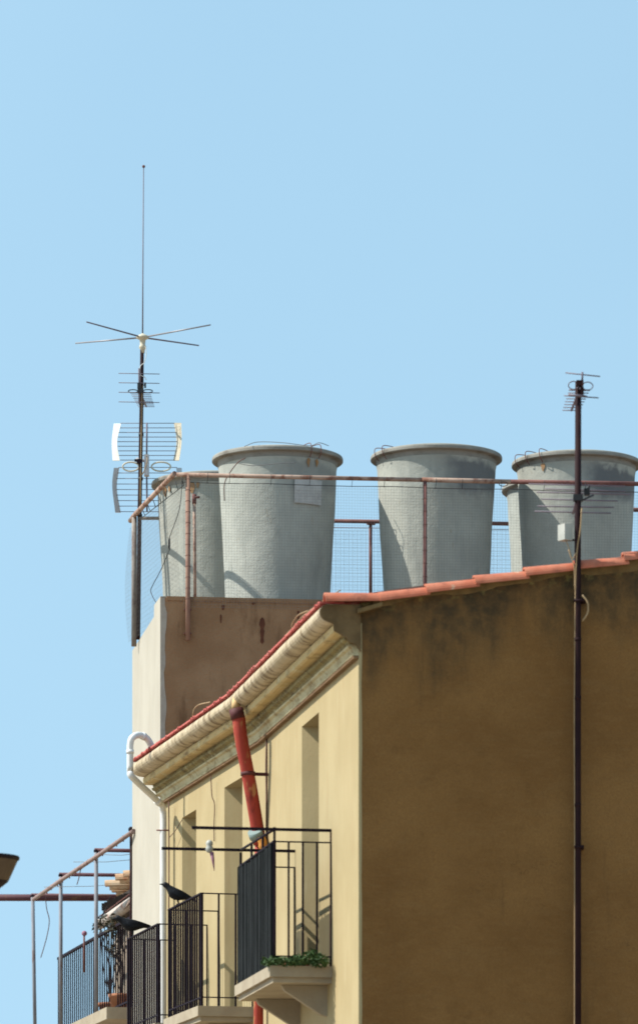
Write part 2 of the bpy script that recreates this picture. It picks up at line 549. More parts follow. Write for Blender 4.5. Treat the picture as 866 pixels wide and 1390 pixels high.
# roof: a low slope up from the eave to the ridge and down again
rf = MB()
Rn, Rf = A + gd * 4.4, Cc + (D0 - Cc).normalized() * 4.7
top = .035
for z in (0, 1):
    pass
e0, e1, e2 = A + nN * .2 + UP * (EAVE + .02), B + nF * .2 + UP * (EAVE + .02), Cc + nF * .2 + UP * (EAVE + .02)
r0, r2 = Rn + UP * 7.74, Rf + UP * 7.74
b0, b2 = E0 + UP * 7.34, D0 + UP * 7.34
for P in ([e0, e1, r0 + (r2 - r0) * .5, r0], [e1, e2, r2, r0 + (r2 - r0) * .5], [r0, r2, b2, b0]):
    rf.add([p for p in P] + [p + UP * .03 for p in P], [(0, 1, 2, 3), (7, 6, 5, 4), (0, 1, 5, 4), (1, 2, 6, 5), (2, 3, 7, 6), (3, 0, 4, 7)])
roof = rf.build('roof', 'roofing', house)


def barrel(mb, p0, p1, up, r0, r1, th=.014, n=8, span=math.pi):
    """a half-round roof tile from p0 to p1, arched towards up"""
    d = (p1 - p0).normalized()
    side = d.cross(up).normalized()
    u = side.cross(d).normalized()
    vs, fs = [], []
    for p, r in ((p0, r0), (p1, r1)):
        for rr in (r, r - th):
            for j in range(n + 1):
                a = math.pi / 2 + span * (j / n - .5)
                vs.append(p + side * (rr * math.cos(a)) + u * (rr * math.sin(a)))
    k = n + 1
    for j in range(n):
        fs += [(j, j + 1, 2 * k + j + 1, 2 * k + j), (k + j, 3 * k + j, 3 * k + j + 1, k + j + 1),
               (j, k + j, k + j + 1, j + 1), (2 * k + j, 2 * k + j + 1, 3 * k + j + 1, 3 * k + j)]
    fs += [(0, 2 * k, 3 * k, k), (n, k + n, 3 * k + n, 2 * k + n)]
    mb.add(vs, fs)


# verge tiles along the top of the gable: one part each, overlapping like the photograph's
tiles = [((440, 818.5), (520, 817.5)), ((514, 818), (582, 809)), ((577, 807), (649, 798)), ((643, 795), (716, 787.5)),
         ((711, 784), (783, 776)), ((778, 775), (851, 768)), ((845, 763.5), (917, 755)), ((911, 752), (985, 744))]
for (xa, ya), (xb, yb) in tiles:
    p = []
    for px, py in ((xa, ya), (xb, yb)):
        k = (px - CX) / F
        s = (k * A.y - A.x) / (gd.x - k * gd.y)
        q = A + gd * s
        p.append(q + UP * ((HY - py) * q.y / F) + gn * .012)
    t_ = MB()
    barrel(t_, p[0], p[1], UP, .088 + random.uniform(-.002, .002), .078, .016, 12)
    t_.build('verge_tile', 'tile', house)
# mortar under the verge tiles
mo = MB()
rows = []
for i in range(131):
    q = .12 + i * .048
    zt = (6.98 + .172 * q if q < 4.4 else 7.737 - .184 * (q - 4.4)) + .012
    zb = zt - .045 - .05 * max(0, mnoise.noise(V((q * 2.3, .5, 0))) + .35) - .012 * mnoise.noise(V((q * 11, 2, 0)))
    pr = .012 + .006 * mnoise.noise(V((q * 7, 5, 0)))
    p = A + gd * q
    rows.append([p + UP * zt + gn * .02, p + UP * (zt * .4 + zb * .6) + gn * pr, p + UP * zb + gn * .001])
for i in range(130):
    for j in range(2):
        mo.add([rows[i][j], rows[i][j + 1], rows[i + 1][j + 1], rows[i + 1][j]], [(0, 1, 2, 3)], True)
mo.build('verge_mortar', 'mortar_light', house)
# lump of mortar and loose slate at the corner of the verge
mb = MB()
mb.box(at(488, 832, 39.93) + gd * .09 + UP * .045, (.22, .07, .035), ((gd + UP * .30).normalized(), gn, UP))
mb.build('corner_coping', 'mortar_light', house)


# ---- the cornice: profiles (outward, up) swept along the bent front
def sweep(mb, prof, zref, cap=True, jit=0.0, seg=14):
    path, nor = [], []
    for i in range(seg + 1):
        path.append(A + (B - A) * (i / seg)); nor.append(nN)
    nb = (nN + nF).normalized() / math.cos(nN.angle(nF) / 2)
    nor[-1] = nb
    for i in range(1, seg + 1):
        path.append(B + (Cc - B) * (i / seg)); nor.append(nF)
    n = len(prof)
    vs, fs = [], []
    for i, (p, q) in enumerate(zip(path, nor)):
        for j, (u, z) in enumerate(prof):
            ju = jit * mnoise.noise(V((i * .61, j * .37, 3.1))) if u > .05 else 0
            jz = jit * mnoise.noise(V((i * .53, j * .41, 9.7))) if u > .05 else 0
            vs.append(p + q * (u + ju) + UP * (zref + z + jz))
    for i in range(len(path) - 1):
        for j in range(n):
            k = (j + 1) % n
            fs.append((i * n + j, i * n + k, (i + 1) * n + k, (i + 1) * n + j))
    mb.add(vs, fs)
    if cap:
        mb.add(vs[:n], [tuple(range(n))])
        mb.add(vs[-n:], [tuple(range(n))])


arc = [(.24 + .118 * math.cos(a), -.088 + .088 * math.sin(a)) for a in [math.radians(x) for x in range(64, -100, -14)]]
band_p = [(.12, -.009)] + arc + [(.12, -.176)]
mb = MB()
sweep(mb, band_p, EAVE, jit=.004, seg=22)
mb.build('rounded_band', 'band', house)
low_p = [(-.02, -.18), (.222, -.18), (.232, -.20), (.226, -.250), (.205, -.262), (.128, -.262), (-.02, -.262)]
mb = MB()
sweep(mb, low_p, EAVE, jit=.002)
mb.build('cornice', 'cornice', house)
mb = MB()
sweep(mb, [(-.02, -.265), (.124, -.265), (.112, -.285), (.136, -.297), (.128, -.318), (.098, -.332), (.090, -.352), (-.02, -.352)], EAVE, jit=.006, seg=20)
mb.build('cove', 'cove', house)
mb = MB()
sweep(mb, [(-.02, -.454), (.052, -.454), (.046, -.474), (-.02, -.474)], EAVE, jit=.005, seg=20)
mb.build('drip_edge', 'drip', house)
mb = MB()
sweep(mb, [(-.02, -.355), (.092, -.355), (.088, -.372), (.066, -.384), (.048, -.428), (.060, -.432), (.056, -.452), (-.02, -.452)], EAVE, jit=.004)
mb.build('lower_moulding', 'moulding', house)
# weathered mortar closing the near end of the cornice
mb = MB()
prof = [(-.01, -.01)] + [(u, z) for u, z in arc[1:-1]] + [(.235, -.19), (.232, -.245), (.120, -.31), (.10, -.345), (.03, -.37), (-.01, -.43)]
q = [A + nN * (u * .985) + UP * (EAVE + z * .985) - dN * .003 for u, z in prof]
mb.prism(q, -dN * .022)
mb.build('cornice_end', 'mortar', house)
# thin red line of tile ends on top of the band
mb = MB()
for P, d, n, Ln in ((A, dN, nN, lenN), (B, dF, nF, lenF)):
    k = int(Ln / .125)
    for i in range(k):
        s = (i + .5) * Ln / k
        o = P + d * s + UP * (EAVE - .020)
        barrel(mb, o + n * (.352 + random.uniform(-.012, .012)), o - n * .1 + UP * .02, UP, .038, .036, .010, 6)
    mb.box(P + d * (Ln / 2) + n * .24 + UP * (EAVE + .002), (Ln, .225, .018), (d, n, UP))
mb.build('eave_tiles', 'tile_red', house)

# ---- loose wires lying along the eave
for pts in ([(462, 801, 40.6), (430, 822, 40.2), (410, 838, 41.3), (398, 852, 41.6), (388, 862, 42.2)],
            [(418, 829, 41.0), (404, 836, 41.4), (396, 850, 41.8), (402, 856, 41.9)],
            [(286, 953, 46.2), (268, 958, 46.9), (262, 972, 47.0), (266, 1010, 47.2), (274, 1018, 47.5)]):
    MB().tube(bez([at(*p) for p in pts], 6), .006, 5).build('loose_wire', 'wire_tan', house)

# ---- red downpipe leaning from the gutter to the wall
rp = MB()
top_, bot = at(324, 973, 44.7), at(353, 1146, 44.95)
path = bez([top_, at(328, 1005, 44.72), at(340, 1068, 44.82), bot], 8)
rp.tube(path, [.066] * len(path), 16)
redpipe = rp.build('downpipe', 'red_pipe', house)
MB().tube([at(320.5, 962, 44.7), at(323.5, 976, 44.7)], .071, 16).build('collar', 'collar', redpipe)
MB().tube([at(320, 946, 44.75), at(320, 954, 44.72), at(320.5, 963, 44.7)], [.026, .038, .045], 12).build('spout', 'cream', redpipe)
MB().tube([at(346, 1128, 44.86), at(349, 1137, 44.9)], .073, 16).build('joint', 'teal', redpipe)
MB().tube([at(353, 1146, 44.95), at(352, 1170, 44.9), at(351, 1300, 44.9), at(351, 1620, 44.9)], .05, 12).build('lower_pipe', 'red_pipe', redpipe)
MB().tube(bez([at(354, 1136, 44.8), at(357, 1146, 44.8), at(355, 1155, 44.8)], 4), [.03] + [.045] * 6 + [.03, .02], 8).build('cloth_wrap', 'orange', redpipe)

pb = MB().tube([path[14] - UP * .02, path[14] + UP * .02], .0735, 16)
pb.box(path[14] - nF * .10, (.03, .2, .03), (dF, nF, UP))
pb.build('pipe_bracket', 'collar', redpipe)

# ---- pale waste pipe round the far end of the cornice
wp = bez([at(207, 1015, 49.0), at(201, 1004, 48.95), at(194, 999, 48.9), at(186, 998, 48.85), at(179, 1003, 48.8), at(177, 1012, 48.8)], 5)
wp += [at(177, 1040, 48.8)] + bez([at(177, 1049, 48.8), at(181, 1056, 48.8), at(213, 1086, 49.2)], 5) + bez([at(220, 1093, 49.3), at(222, 1104, 49.35), at(222, 1130, 49.35)], 5) + [at(222, 1330, 49.35), at(222, 2110, 49.35)]
wpipe = MB().tube(wp, .036, 12).build('waste_pipe', 'pvc', house)
for p0, p1 in ((at(177, 1018, 48.8), at(177, 1023, 48.8)), (at(213, 1086, 49.2), at(217, 1090, 49.25)), (at(193, 998.5, 48.9), at(197, 1000.5, 48.92))):
    MB().tube([p0, p1], .042, 12).build('pipe_joint', 'pvc', wpipe)
MB().tube([at(213, 1127, 49.34), at(230, 1127, 49.30)], .008, 6).build('pipe_strap', 'rust_dark', wpipe)

# ---- cables on the front
for pts, m, r in (([(362.5, 1003, 44.9), (361.5, 1040, 44.9), (362.2, 1090, 44.9), (361.5, 1200, 44.9), (361.5, 1310, 44.9)], 'wire_brown', .010),
                  ([(229.5, 1088, 49.3), (229.8, 1180, 49.3), (229.2, 1310, 49.3), (229.2, 1500, 49.3)], 'wire_brown', .007),
                  ([(286.5, 1053, 47.25), (288, 1080, 47.25), (291.5, 1092, 47.25), (290.8, 1120, 47.3), (291, 1142, 47.3)], 'wire_brown', .005),
                  ([(248, 1112, 48.75), (238, 1128, 49.0), (229, 1138, 49.2)], 'wire_brown', .004)):
    MB().tube(bez([at(*p) for p in pts], 6), r, 6).build('cable', m, house)


# ---- the balconies
def balcony(P0, P1, n, depth, ztop, nbars, nret, nretf, panel=False):
    d = (P1 - P0).normalized()
    Wd = (P1 - P0).length
    O0, O1 = P0 + n * depth, P1 + n * depth
    sl = MB().box((P0 + P1) / 2 + n * (depth / 2 + .02) + UP * (FLOOR - .05), (Wd + .10, depth + .06, .10), (d, n, UP))
    sl.box((P0 + P1) / 2 + n * (depth / 2 + .005) + UP * (FLOOR - .125), (Wd + .03, depth + .02, .048), (d, n, UP))
    b = sl.build('balcony', 'slab', house)
    for s in (.25, Wd - .25):
        br = MB()
        q = P0 + d * (s - .04) + UP * (FLOOR - .152)
        br.prism([q, q + n * (depth * .8), q + n * (depth * .75) - UP * .05, q + n * .06 - UP * .26, q - UP * .28], d * .08)
        br.build('bracket', 'slab', b)
    br = .0085
    ra = MB()
    ra.box((O0 + O1) / 2 + UP * ztop, (Wd + .02, .034, .014), (d, n, UP))
    rb = MB()
    rb.box((O0 + O1) / 2 + UP * (FLOOR + .09), (Wd, .02, .012), (d, n, UP))
    for P, O in ((P0, O0), (P1, O1)):
        ra.box((P + O) / 2 + UP * ztop, (.022, depth, .011), (d, n, UP))
        rb.box((P + O) / 2 + UP * (FLOOR + .09), (.02, depth, .011), (d, n, UP))
    ra.build('handrail', 'iron', b)
    rb.build('bottom_rail', 'iron', b)
    h0 = FLOOR
    for i in range(nbars + 1):
        q = O0 + (O1 - O0) * (i / nbars)
        r = br * (1.5 if i in (0, nbars) else 1)
        MB().box(q + UP * ((ztop + h0) / 2), (2 * r, 2 * r, ztop - h0 - .012), (d, n, UP)).build('baluster', 'iron', b)
    for P, O, k in ((P0, O0, nret), (P1, O1, nretf)):
        for i in range(1, k + 1):
            q = O + (P - O) * (i / (k + .02))
            MB().box(q + UP * ((ztop + h0) / 2), (2 * br, 2 * br, ztop - h0 - .011), (d, n, UP)).build('baluster', 'iron', b)
    return b, O0, O1, d


P0, P1 = wallN(41.37), wallN(43.30)
b1, O0, O1, bd = balcony(P0, P1, nN, .522, 5.045, 14, 4, 2)
# clothes frame raised above the handrail: two long bars and a front rail
ZB = 5.155
for P, ext, z in ((P0, 1.275, ZB), (P1, 1.275, ZB + .045)):
    q = P + nN * (ext / 2) + UP * z
    MB().box(q, (.022, ext, .026), (bd, nN, UP)).build('laundry_bar', 'iron', b1)
fr = MB().tube([O0 + UP * (ZB + .0), O1 + UP * (ZB + .045)], .012, 8)
fr.build('laundry_rail', 'iron', b1)
for i in range(4):
    q = O0 + (O1 - O0) * (i / 3)
    MB().box(q + UP * ((ZB + 5.05) / 2 + .01), (.02, .02, ZB - 5.03), (bd, nN, UP)).build('laundry_post', 'iron', b1)
MB().box(P0 + nN * .008 + UP * ((ZB + FLOOR) / 2), (.016, .010, ZB - FLOOR), (bd, nN, UP)).build('wall_bar', 'rust_dark', b1)
# dark reed screen tied outside the front bars: thin upright slats
sc = MB()
ns = 40
for i in range(ns):
    q = O0 + (O1 - O0) * ((i + .5) / ns) + nN * .022
    zt = 5.03 + random.uniform(-.012, .014) - .02 * math.sin(i / ns * math.pi)
    sc.box(q + UP * ((zt + FLOOR - .06) / 2), (.036, .014 + random.uniform(-.008, .008), zt - FLOOR + .06), (bd, nN, UP))
scr = sc.build('reed_screen', 'panel', b1)


b2, Q0, Q1, b2d = balcony(wallF(45.62), wallF(47.17), nF, .52, 5.045, 14, 3, 3)
b3, R0, R1, b3d = balcony(wallF(47.70), wallF(49.27), nF, .52, 4.955, 14, 3, 3)

# white insulator at the end of the front wire
ins = thing('cable_insulator', 'small white insulator with a pinkish cone hanging on the lower laundry bar', 'insulator', at(284.5, 1150, 43.1))
MB().lathe([(.001, .06), (.014, .06), (.03, .045), (.034, .02), (.026, .005), (.034, -.01), (.036, -.035), (.024, -.055), (.012, -.06), (.001, -.06)], at(284.5, 1149, 43.1), 16).build('body', 'porcelain', ins)
MB().tube([at(287.5, 1157, 43.1), at(289.5, 1168, 43.1), at(291, 1182, 43.1)], [.022, .014, .003], 8).build('drip_cone', 'pink', ins)

# green plant on the near balcony floor
pl = thing('potted_plant', 'low leafy green plant in a trough on the balcony with the dark reed screen', 'plant', P0 + nN * .25 + bd * .3 + UP * FLOOR)
MB().box(P0 + nN * .27 + bd * .34 + UP * (FLOOR + .05), (.5, .16, .09), (bd, nN, UP)).build('trough', 'pot', pl)


def leaves(mb, centre, rad, n, size, flat=1.0):
    for _ in range(n):
        while True:
            p = V((random.uniform(-1, 1), random.uniform(-1, 1), random.uniform(-1, 1)))
            if p.length < 1:
                break
        c = V(centre) + V((p.x * rad[0], p.y * rad[1], p.z * rad[2]))
        a = V((random.uniform(-1, 1), random.uniform(-1, 1), random.uniform(-.4, 1))).normalized()
        b = a.cross(V((random.uniform(-1, 1), random.uniform(-1, 1), random.uniform(-1, 1)))).normalized()
        s = size * random.uniform(.6, 1.4)
        mb.add([c - a * s, c + b * s * .4 + UP * .0, c + a * s, c - b * s * .4], [(0, 1, 2, 3)])


lf = MB()
for cpx, cy, rz in ((368, 1302, .05), (386, 1303, .045), (405, 1301, .05), (424, 1297, .075), (434, 1301, .06)):
    leaves(lf, at(cpx, cy + 3, 41.25), (.09, .12, rz), 130, .028)
lf.build('foliage', 'leaf', pl)

# ================================================================== the white house with the tanks
WT = 8.70
wh = thing('tall_white_house', 'taller white fronted house with tan side wall and a roof terrace of water tanks', 'building', W0 + UP * GROUND)
S1 = W0 + td * 8.0
K = [W0, W1, V((-1.72, 54.9, 0)), V((6.0, 55.9, 0)), S1]
mb = MB()
prof = [(0, WT), (wd.dot(W1 - W0) * .5, WT + .0), (wd.dot(W1 - W0), WT + .03)]
mb.add([W0 + UP * GROUND, W1 + UP * GROUND, W1 + UP * (WT + .04), W0 + UP * (WT - .02)], [(0, 1, 2, 3)])
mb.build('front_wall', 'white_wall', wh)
mb = MB()
mb.add([W0 + UP * GROUND, S1 + UP * GROUND, S1 + UP * (WT + .085), W0 + UP * (WT + .085)], [(0, 1, 2, 3)])
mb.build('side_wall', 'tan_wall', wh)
mb = MB()
for i in (1, 2, 3):
    mb.add([K[i] + UP * GROUND, K[i + 1] + UP * GROUND, K[i + 1] + UP * WT, K[i] + UP * WT], [(0, 1, 2, 3)])
mb.build('rear_wall', 'far_wall', wh)
mb = MB()
mb.prism([p + UP * (WT - .12) for p in [K[0] + td * .02 + wd * .03, K[1] + td * .03, K[2], K[3], K[4] + wd * .03]], UP * .12)
mb.build('roof_terrace', 'roofing', wh)
mb = MB()
mb.box(W0 + td * 4.02 + wd * .10 + UP * (WT + .075), (7.9, .22, .045), (td, wd, UP))
mb.build('parapet_coping', 'tan_wall', wh)
# corner block with a flaking pale edge
mb = MB()
mb.prism([W0 + wd * .02 - wn * .004 + UP * (WT - .05), W0 + wd * .78 - wn * .004 + UP * (WT - .05), W0 + wd * .74 - wn * .004 + UP * (WT + .125), W0 + wd * .02 - wn * .004 + UP * (WT + .10)], td * .25)
mb.build('corner_block', 'white_wall', wh)
mb = MB()
nn = 40
for i in range(nn):
    z0, z1 = 5.5 + i * (WT + .08 - 5.5) / nn, 5.5 + (i + 1) * (WT + .08 - 5.5) / nn
    f = lambda z: .055 + .035 * mnoise.noise(V((z * 3.1, 0, 2))) + .02 * mnoise.noise(V((z * 11, 4, 2)))
    q = W0 + tn * .004
    mb.add([q + UP * z0, q + td * f(z0) + UP * z0, q + td * f(z1) + UP * z1, q + UP * z1], [(0, 1, 2, 3)])
mb.build('corner_plaster', 'tan_edge', wh)


def stain(mb, px, py0, py1, w, seed=0):
    """a run of rust on the side wall"""
    n = 14
    q = []
    for i in range(n + 1):
        py = py0 + (py1 - py0) * i / n
        k = i / n
        hw = w * min(1, math.sqrt(k * 5 + .02)) * (1 - .55 * k) * (1 + .55 * mnoise.noise(V((k * 6, seed, 0)))) if 0 < k < 1 else w * .12
        row = []
        for sgn in (-1, 1):
            kx = (px + sgn * hw - CX) / F
            s = (kx * W0.y - W0.x) / (td.x - kx * td.y)
            p = W0 + td * s + tn * .004
            row.append(p + UP * ((HY - py) * p.y / F))
        q.append(row)
    for i in range(n):
        mb.add([q[i][0], q[i][1], q[i + 1][1], q[i + 1][0]], [(0, 1, 2, 3)])


for px, y0, y1, w in ((356, 838, 874, 4.0), (303, 821, 828, 2.5), (300, 834, 846, 1.5), (344, 806 + 12, 821, 2.6), (405, 829, 842, 2)):
    mb = MB()
    stain(mb, px, y0, y1, w, px)
    mb.build('rust_stain', 'rust_streak', wh)

# ---- the five tanks
RIM = 10.585
TZ = WT + .005
M['rim'] = surf('dirty_rim', (.27, .255, .22), (.34, .33, .29), 3, .9, .4, .006, 40, (.15, .13, .105), .7, 3, (1, 1, 3), .48, .7)
grey = ((.275, .284, .252), (.350, .358, .315))
pale = ((.285, .298, .268), (.362, .372, .332))


def tank(X, Y, label, damp, seed, cols, rimz=RIM, clips=(), rust=(), R=.735):
    t = thing('water_tank', label, 'water tank', (X, Y, TZ), 'water tanks on the roof terrace')
    H = rimz - TZ
    m = make_tank('fibre_cement_%d' % seed, damp, seed, *cols)
    prof = [(.001, .0), (.50, .0), (.565, .015), (.578, .05)]
    for i in range(1, 15):
        k = i / 14
        prof.append((.578 + (R - .072 - .578) * k, .05 + (H - .20) * k))
    prof += [(R - .066, H - .122), (R - .0635, H - .112)]
    MB().lathe(prof, (X, Y, TZ), 72, wob=.010, seed=seed * 2.3).build('body', m, t)
    rp = [(R - .068, H - .118), (R - .064, H - .080), (R - .060, H - .058), (R - .008, H - .052), (R - .001, H - .045), (R, H - .020), (R - .006, H - .005), (R - .014, H), (R - .05, H + .003)]
    rp = [(a, z) for a, z in rp]
    MB().lathe(rp, (X, Y, TZ), 110, False, wob=.007, seed=seed * 1.9).build('rim', 'rim', t)
    MB().lathe([(R - .051, H + .001), (R - .055, H + .012), (.35, H + .030), (.001, H + .035)], (X, Y, TZ), 48, wob=.004, seed=seed).build('lid', m, t)
    for a in clips:
        a = math.radians(a)
        c = V((math.cos(a), math.sin(a), 0))
        p = V((X, Y, TZ + H))
        tw = V((-c.y, c.x, 0))
        MB().tube(bez([p + c * (R - .2) + UP * .03, p + c * (R - .08) + UP * .042, p + c * (R + .008) + UP * .030, p + c * (R + .012) - UP * .05 + tw * .01, p + c * (R - .035) - UP * .11 + tw * .015], 4), .0048, 5).build('wire_clip', 'rust_dark', t)
    for a, ln, w in rust:
        mb = MB()
        q = []
        n = 10
        for i in range(n + 1):
            k = i / n
            z = H - .115 - ln * k
            rr = .578 + (R - .072 - .578) * ((z - .05) / (H - .20)) + .013
            hw = w * math.sin(math.pi * (.06 + .90 * k ** .6)) * (1 + .6 * mnoise.noise(V((k * 7, a, seed))))
            row = []
            for sgn in (-1, 0, 1):
                th = math.radians(a) + (sgn * hw + .012 * mnoise.noise(V((k * 3, a, 1)))) / rr
                row.append(V((X + rr * math.cos(th), Y + rr * math.sin(th), TZ + z)))
            q.append(row)
        for i in range(n):
            for s in (0, 1):
                mb.add([q[i][s], q[i][s + 1], q[i + 1][s + 1], q[i + 1][s]], [(0, 1, 2, 3)])
        mb.build('rust_run', 'rust', t)
    return t


def tx(px, Y):
    return (px - CX) * Y / F


t1 = tank(tx(292.5, 52.75), 52.75, 'grey water tank at the left end, half hidden behind the tank with the pale sticker', 0, 1, grey, rust=((-112, .13, .040), (-106, .08, .018), (-148, .11, .04), (-140, .08, .018)))
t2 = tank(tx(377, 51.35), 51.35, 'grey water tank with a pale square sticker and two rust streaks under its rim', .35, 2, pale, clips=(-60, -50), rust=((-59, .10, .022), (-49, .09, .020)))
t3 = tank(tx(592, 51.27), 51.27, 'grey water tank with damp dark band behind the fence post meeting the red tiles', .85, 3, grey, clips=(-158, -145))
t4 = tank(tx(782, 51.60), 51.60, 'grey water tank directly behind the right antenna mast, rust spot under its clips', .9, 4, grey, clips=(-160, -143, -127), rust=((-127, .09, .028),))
t5 = tank(tx(766, 53.02), 53.02, 'water tank in the back row showing only as a sunlit strip between two front tanks', 0, 5, pale, rimz=10.585)
# pale sticker on tank two
mb = MB()
X, Y = tx(377, 51.35), 51.35
q = []
for i in range(7):
    th = math.radians(-73 + i * 5.2)
    row = []
    for z in (RIM - TZ - .62, RIM - TZ - .345):
        rr = .578 + (.663 - .578) * ((z - .05) / (RIM - TZ - .20)) + .014
        row.append(V((X + rr * math.cos(th), Y + rr * math.sin(th), TZ + z)))
    q.append(row)
for i in range(6):
    mb.add([q[i][0], q[i + 1][0], q[i + 1][1], q[i][1]], [(0, 1, 2, 3)])
mb.build('sticker', surf('weathered_sticker', (.46, .46, .44), (.58, .58, .56), 9, .8, .1, .002, 40, (.36, .36, .35), .8, 8, (1, 1, 1), .5, .65), t2)
# a wire hooked to tank two, and one stretched round it
MB().tube(bez([at(333, 622, 50.62), at(323, 628, 50.62), at(312, 642, 50.60), at(305, 657, 50.62), at(305, 680, 50.66)], 6), .006, 5).build('loose_wire', 'wire_brown', t2)
MB().tube(bez([at(323, 629, 50.61), at(345, 632, 50.59), at(380, 629, 50.58), at(402, 628, 50.6)], 6), .004, 5).build('loose_wire', 'wire', t2)
MB().tube(bez([at(332, 606, 50.62), at(350, 600, 50.7), at(385, 601, 50.7), at(420, 605, 50.7), at(433, 601, 50.7), at(446, 605, 50.8)], 6), .004, 5).build('loose_wire', 'wire', t2)

# ---- the pipe fence with wire mesh round the terrace
FR = 10.12
f0 = V((-1.476, 49.975, 0))
f1 = f0 + td * 5.6
fl = V((-2.118, 52.48, 0))                 # left end of the street side
flat_ = (fl - f0).normalized()
fence = thing('mesh_fence', 'rusty pipe fence with square wire mesh in front of the water tanks', 'fence', f0 + UP * (WT))
MB().tube([f0 - td * .08 + UP * FR, f0 + td * 2.65 + UP * (FR + .015)], .0235, 10).build('top_rail', 'rust_pipe', fence)
MB().tube([f0 + td * 2.63 + UP * (FR + .016), f0 + td * 3.62 + UP * (FR + .02)], .0265, 10).build('top_rail', 'rust_pipe', fence)
MB().tube([f0 + td * 3.6 + UP * (FR + .021), f1 + UP * (FR + .04)], .0255, 10).build('top_rail', 'rust_dark', fence)
le = fl + flat_ * .22
MB().tube([f0 - td * .10 + UP * (FR + .012), f0 - td * .12 + flat_ * .12 + UP * (FR - .01), fl + UP * (FR + .04), le + UP * (FR + .02)], .0285, 10).build('side_rail', 'rust_pipe', fence)
for s, z0, z1, m, r in ((.045, 8.31, FR, 'rust_yellow', .026), (2.665, 8.05, FR, 'rust_dark', .021), (5.3, 8.05, FR + .03, 'rust_dark', .021)):
    p = f0 + td * s
    po = MB().tube([p + UP * z0, p + UP * (z0 + .6), p + UP * z1], r, 10).build('post', m, fence)
    cl = MB()
    for z in (z0 + .08, z0 + .34):
        cl.box(p + UP * z - tn * .05, (.08, .09, .012), (td, tn, UP))
    cl.build('clamp', 'rust_dark', po)
    ti = MB()
    for i in range(12):
        z = z0 + .45 + i * (z1 - z0 - .5) / 11
        ti.tube([p + V((math.cos(a), math.sin(a), 0)) * (r + .003) + UP * (z + .004 * math.sin(a * 1.7)) for a in [j * math.pi / 3 for j in range(7)]], .0028, 4)
    ti.build('wire_tie', 'rust_dark', po)
MB().tube([fl + UP * 8.66 + flat_ * .02, fl + UP * (FR + .02)], .030, 10).build('post', 'mast_grey', fence)
br = MB().tube([at(188, 703.5, 52.4), at(216, 703.5, 52.45)], .020, 8)
br.build('brace', 'mast_grey', fence)


def mesh_panel(P, d, n, Ln, z0, z1, zslope=0, gap=.031, r=.0009, bulge=.02, lean=0.0, seed=0):
    m = MB()

    def pt(s, z):
        b = bulge * (math.sin(s * 1.9 + seed) * .5 + mnoise.noise(V((s * .9, z * 1.3, seed))) ) + lean * math.sin(max(0, min(1, (z - z0) / (z1 - z0))) * math.pi)
        return P + d * s + n * b + UP * (z + zslope * s)
    k = int(Ln / gap)
    for i in range(k + 1):
        s = min(Ln, i * gap)
        m.tube([pt(s, z0 + (z1 - z0) * j / 6) for j in range(7)], r, 3, False)
    kz = int((z1 - z0) / gap)
    ks = max(4, int(Ln / .35))
    for j in range(kz + 1):
        z = z1 - j * gap
        m.tube([pt(Ln * i / ks, z) for i in range(ks + 1)], r, 3, False)
    return m


mesh_panel(f0 - tn * .03, td, tn, 5.55, WT - .02, FR - .075, .004, seed=1).build('wire_mesh', 'wire', fence)
mesh_panel(f0 - flat_ * 0 + wn * .01, (fl - f0).normalized(), wn, (fl - f0).length + .20, WT + .03, FR - .08, 0.0, gap=.05, r=.0009, bulge=.02, lean=.05, seed=2).build('wire_mesh', 'wire', fence)
tr = MB()
tr.tube([f0 - tn * .03 + td * (5.55 * i / 12) + UP * (FR - .075 + .004 * 5.55 * i / 12 - .006 * math.sin(i * 2.2)) for i in range(13)], .004, 5)
tr.build('strand', 'wire_dark', fence)
ti = MB()                                   # ties between rail and strand on the sloping side
pp = []
for i in range(9):
    k = (i + .5) / 9
    a = f0 + (fl - f0) * k + UP * (FR + .01 + .03 * k)
    b = a - UP * (.10 - .03 * k) + td * .03
    ti.tube([a, b], .0045, 5)
    pp.append(b)
ti.tube(pp, .0045, 5)
ti.build('wire_tie', 'wire_dark', fence)
ti = MB()
for s in (.25, .5, .95, 1.4, 1.85, 2.2, 2.75, 3.1, 3.55, 4.0, 4.5):
    q = f0 + td * (s + random.uniform(-.05, .05)) + UP * (FR + .004 * s)
    MB().tube([q + tn * .028 + UP * .02, q + tn * .03 - UP * .03, q - tn * .02 - UP * .085], .0035, 4).build('wire_tie', 'wire_dark', fence)
# little loop of wire where the rails meet near the right mast
MB().tube([at(683 + 6 * math.cos(a), 657 + 3 * math.sin(a), 50.35) for a in [i * math.pi / 6 for i in range(13)]], .005, 5).build('wire_loop', 'wire_dark', fence)

vp = thing('standpipe', 'thin rusty pipe with a tee cap beside the corner post of the fence', 'pipe', at(265, 808, 50.25))
MB().tube([at(265, 815, 50.25), at(264.6, 740, 50.25), at(264, 676, 50.25)], .0175, 10).build('pipe', 'rust_pipe', vp)
mb = MB().tube([at(264, 684, 50.25), at(264, 671, 50.25)], .024, 10)
mb.tube([at(262, 675, 50.25), at(271, 675, 50.22)], .014, 8)
mb.build('tee_cap', 'rust_dark', vp)

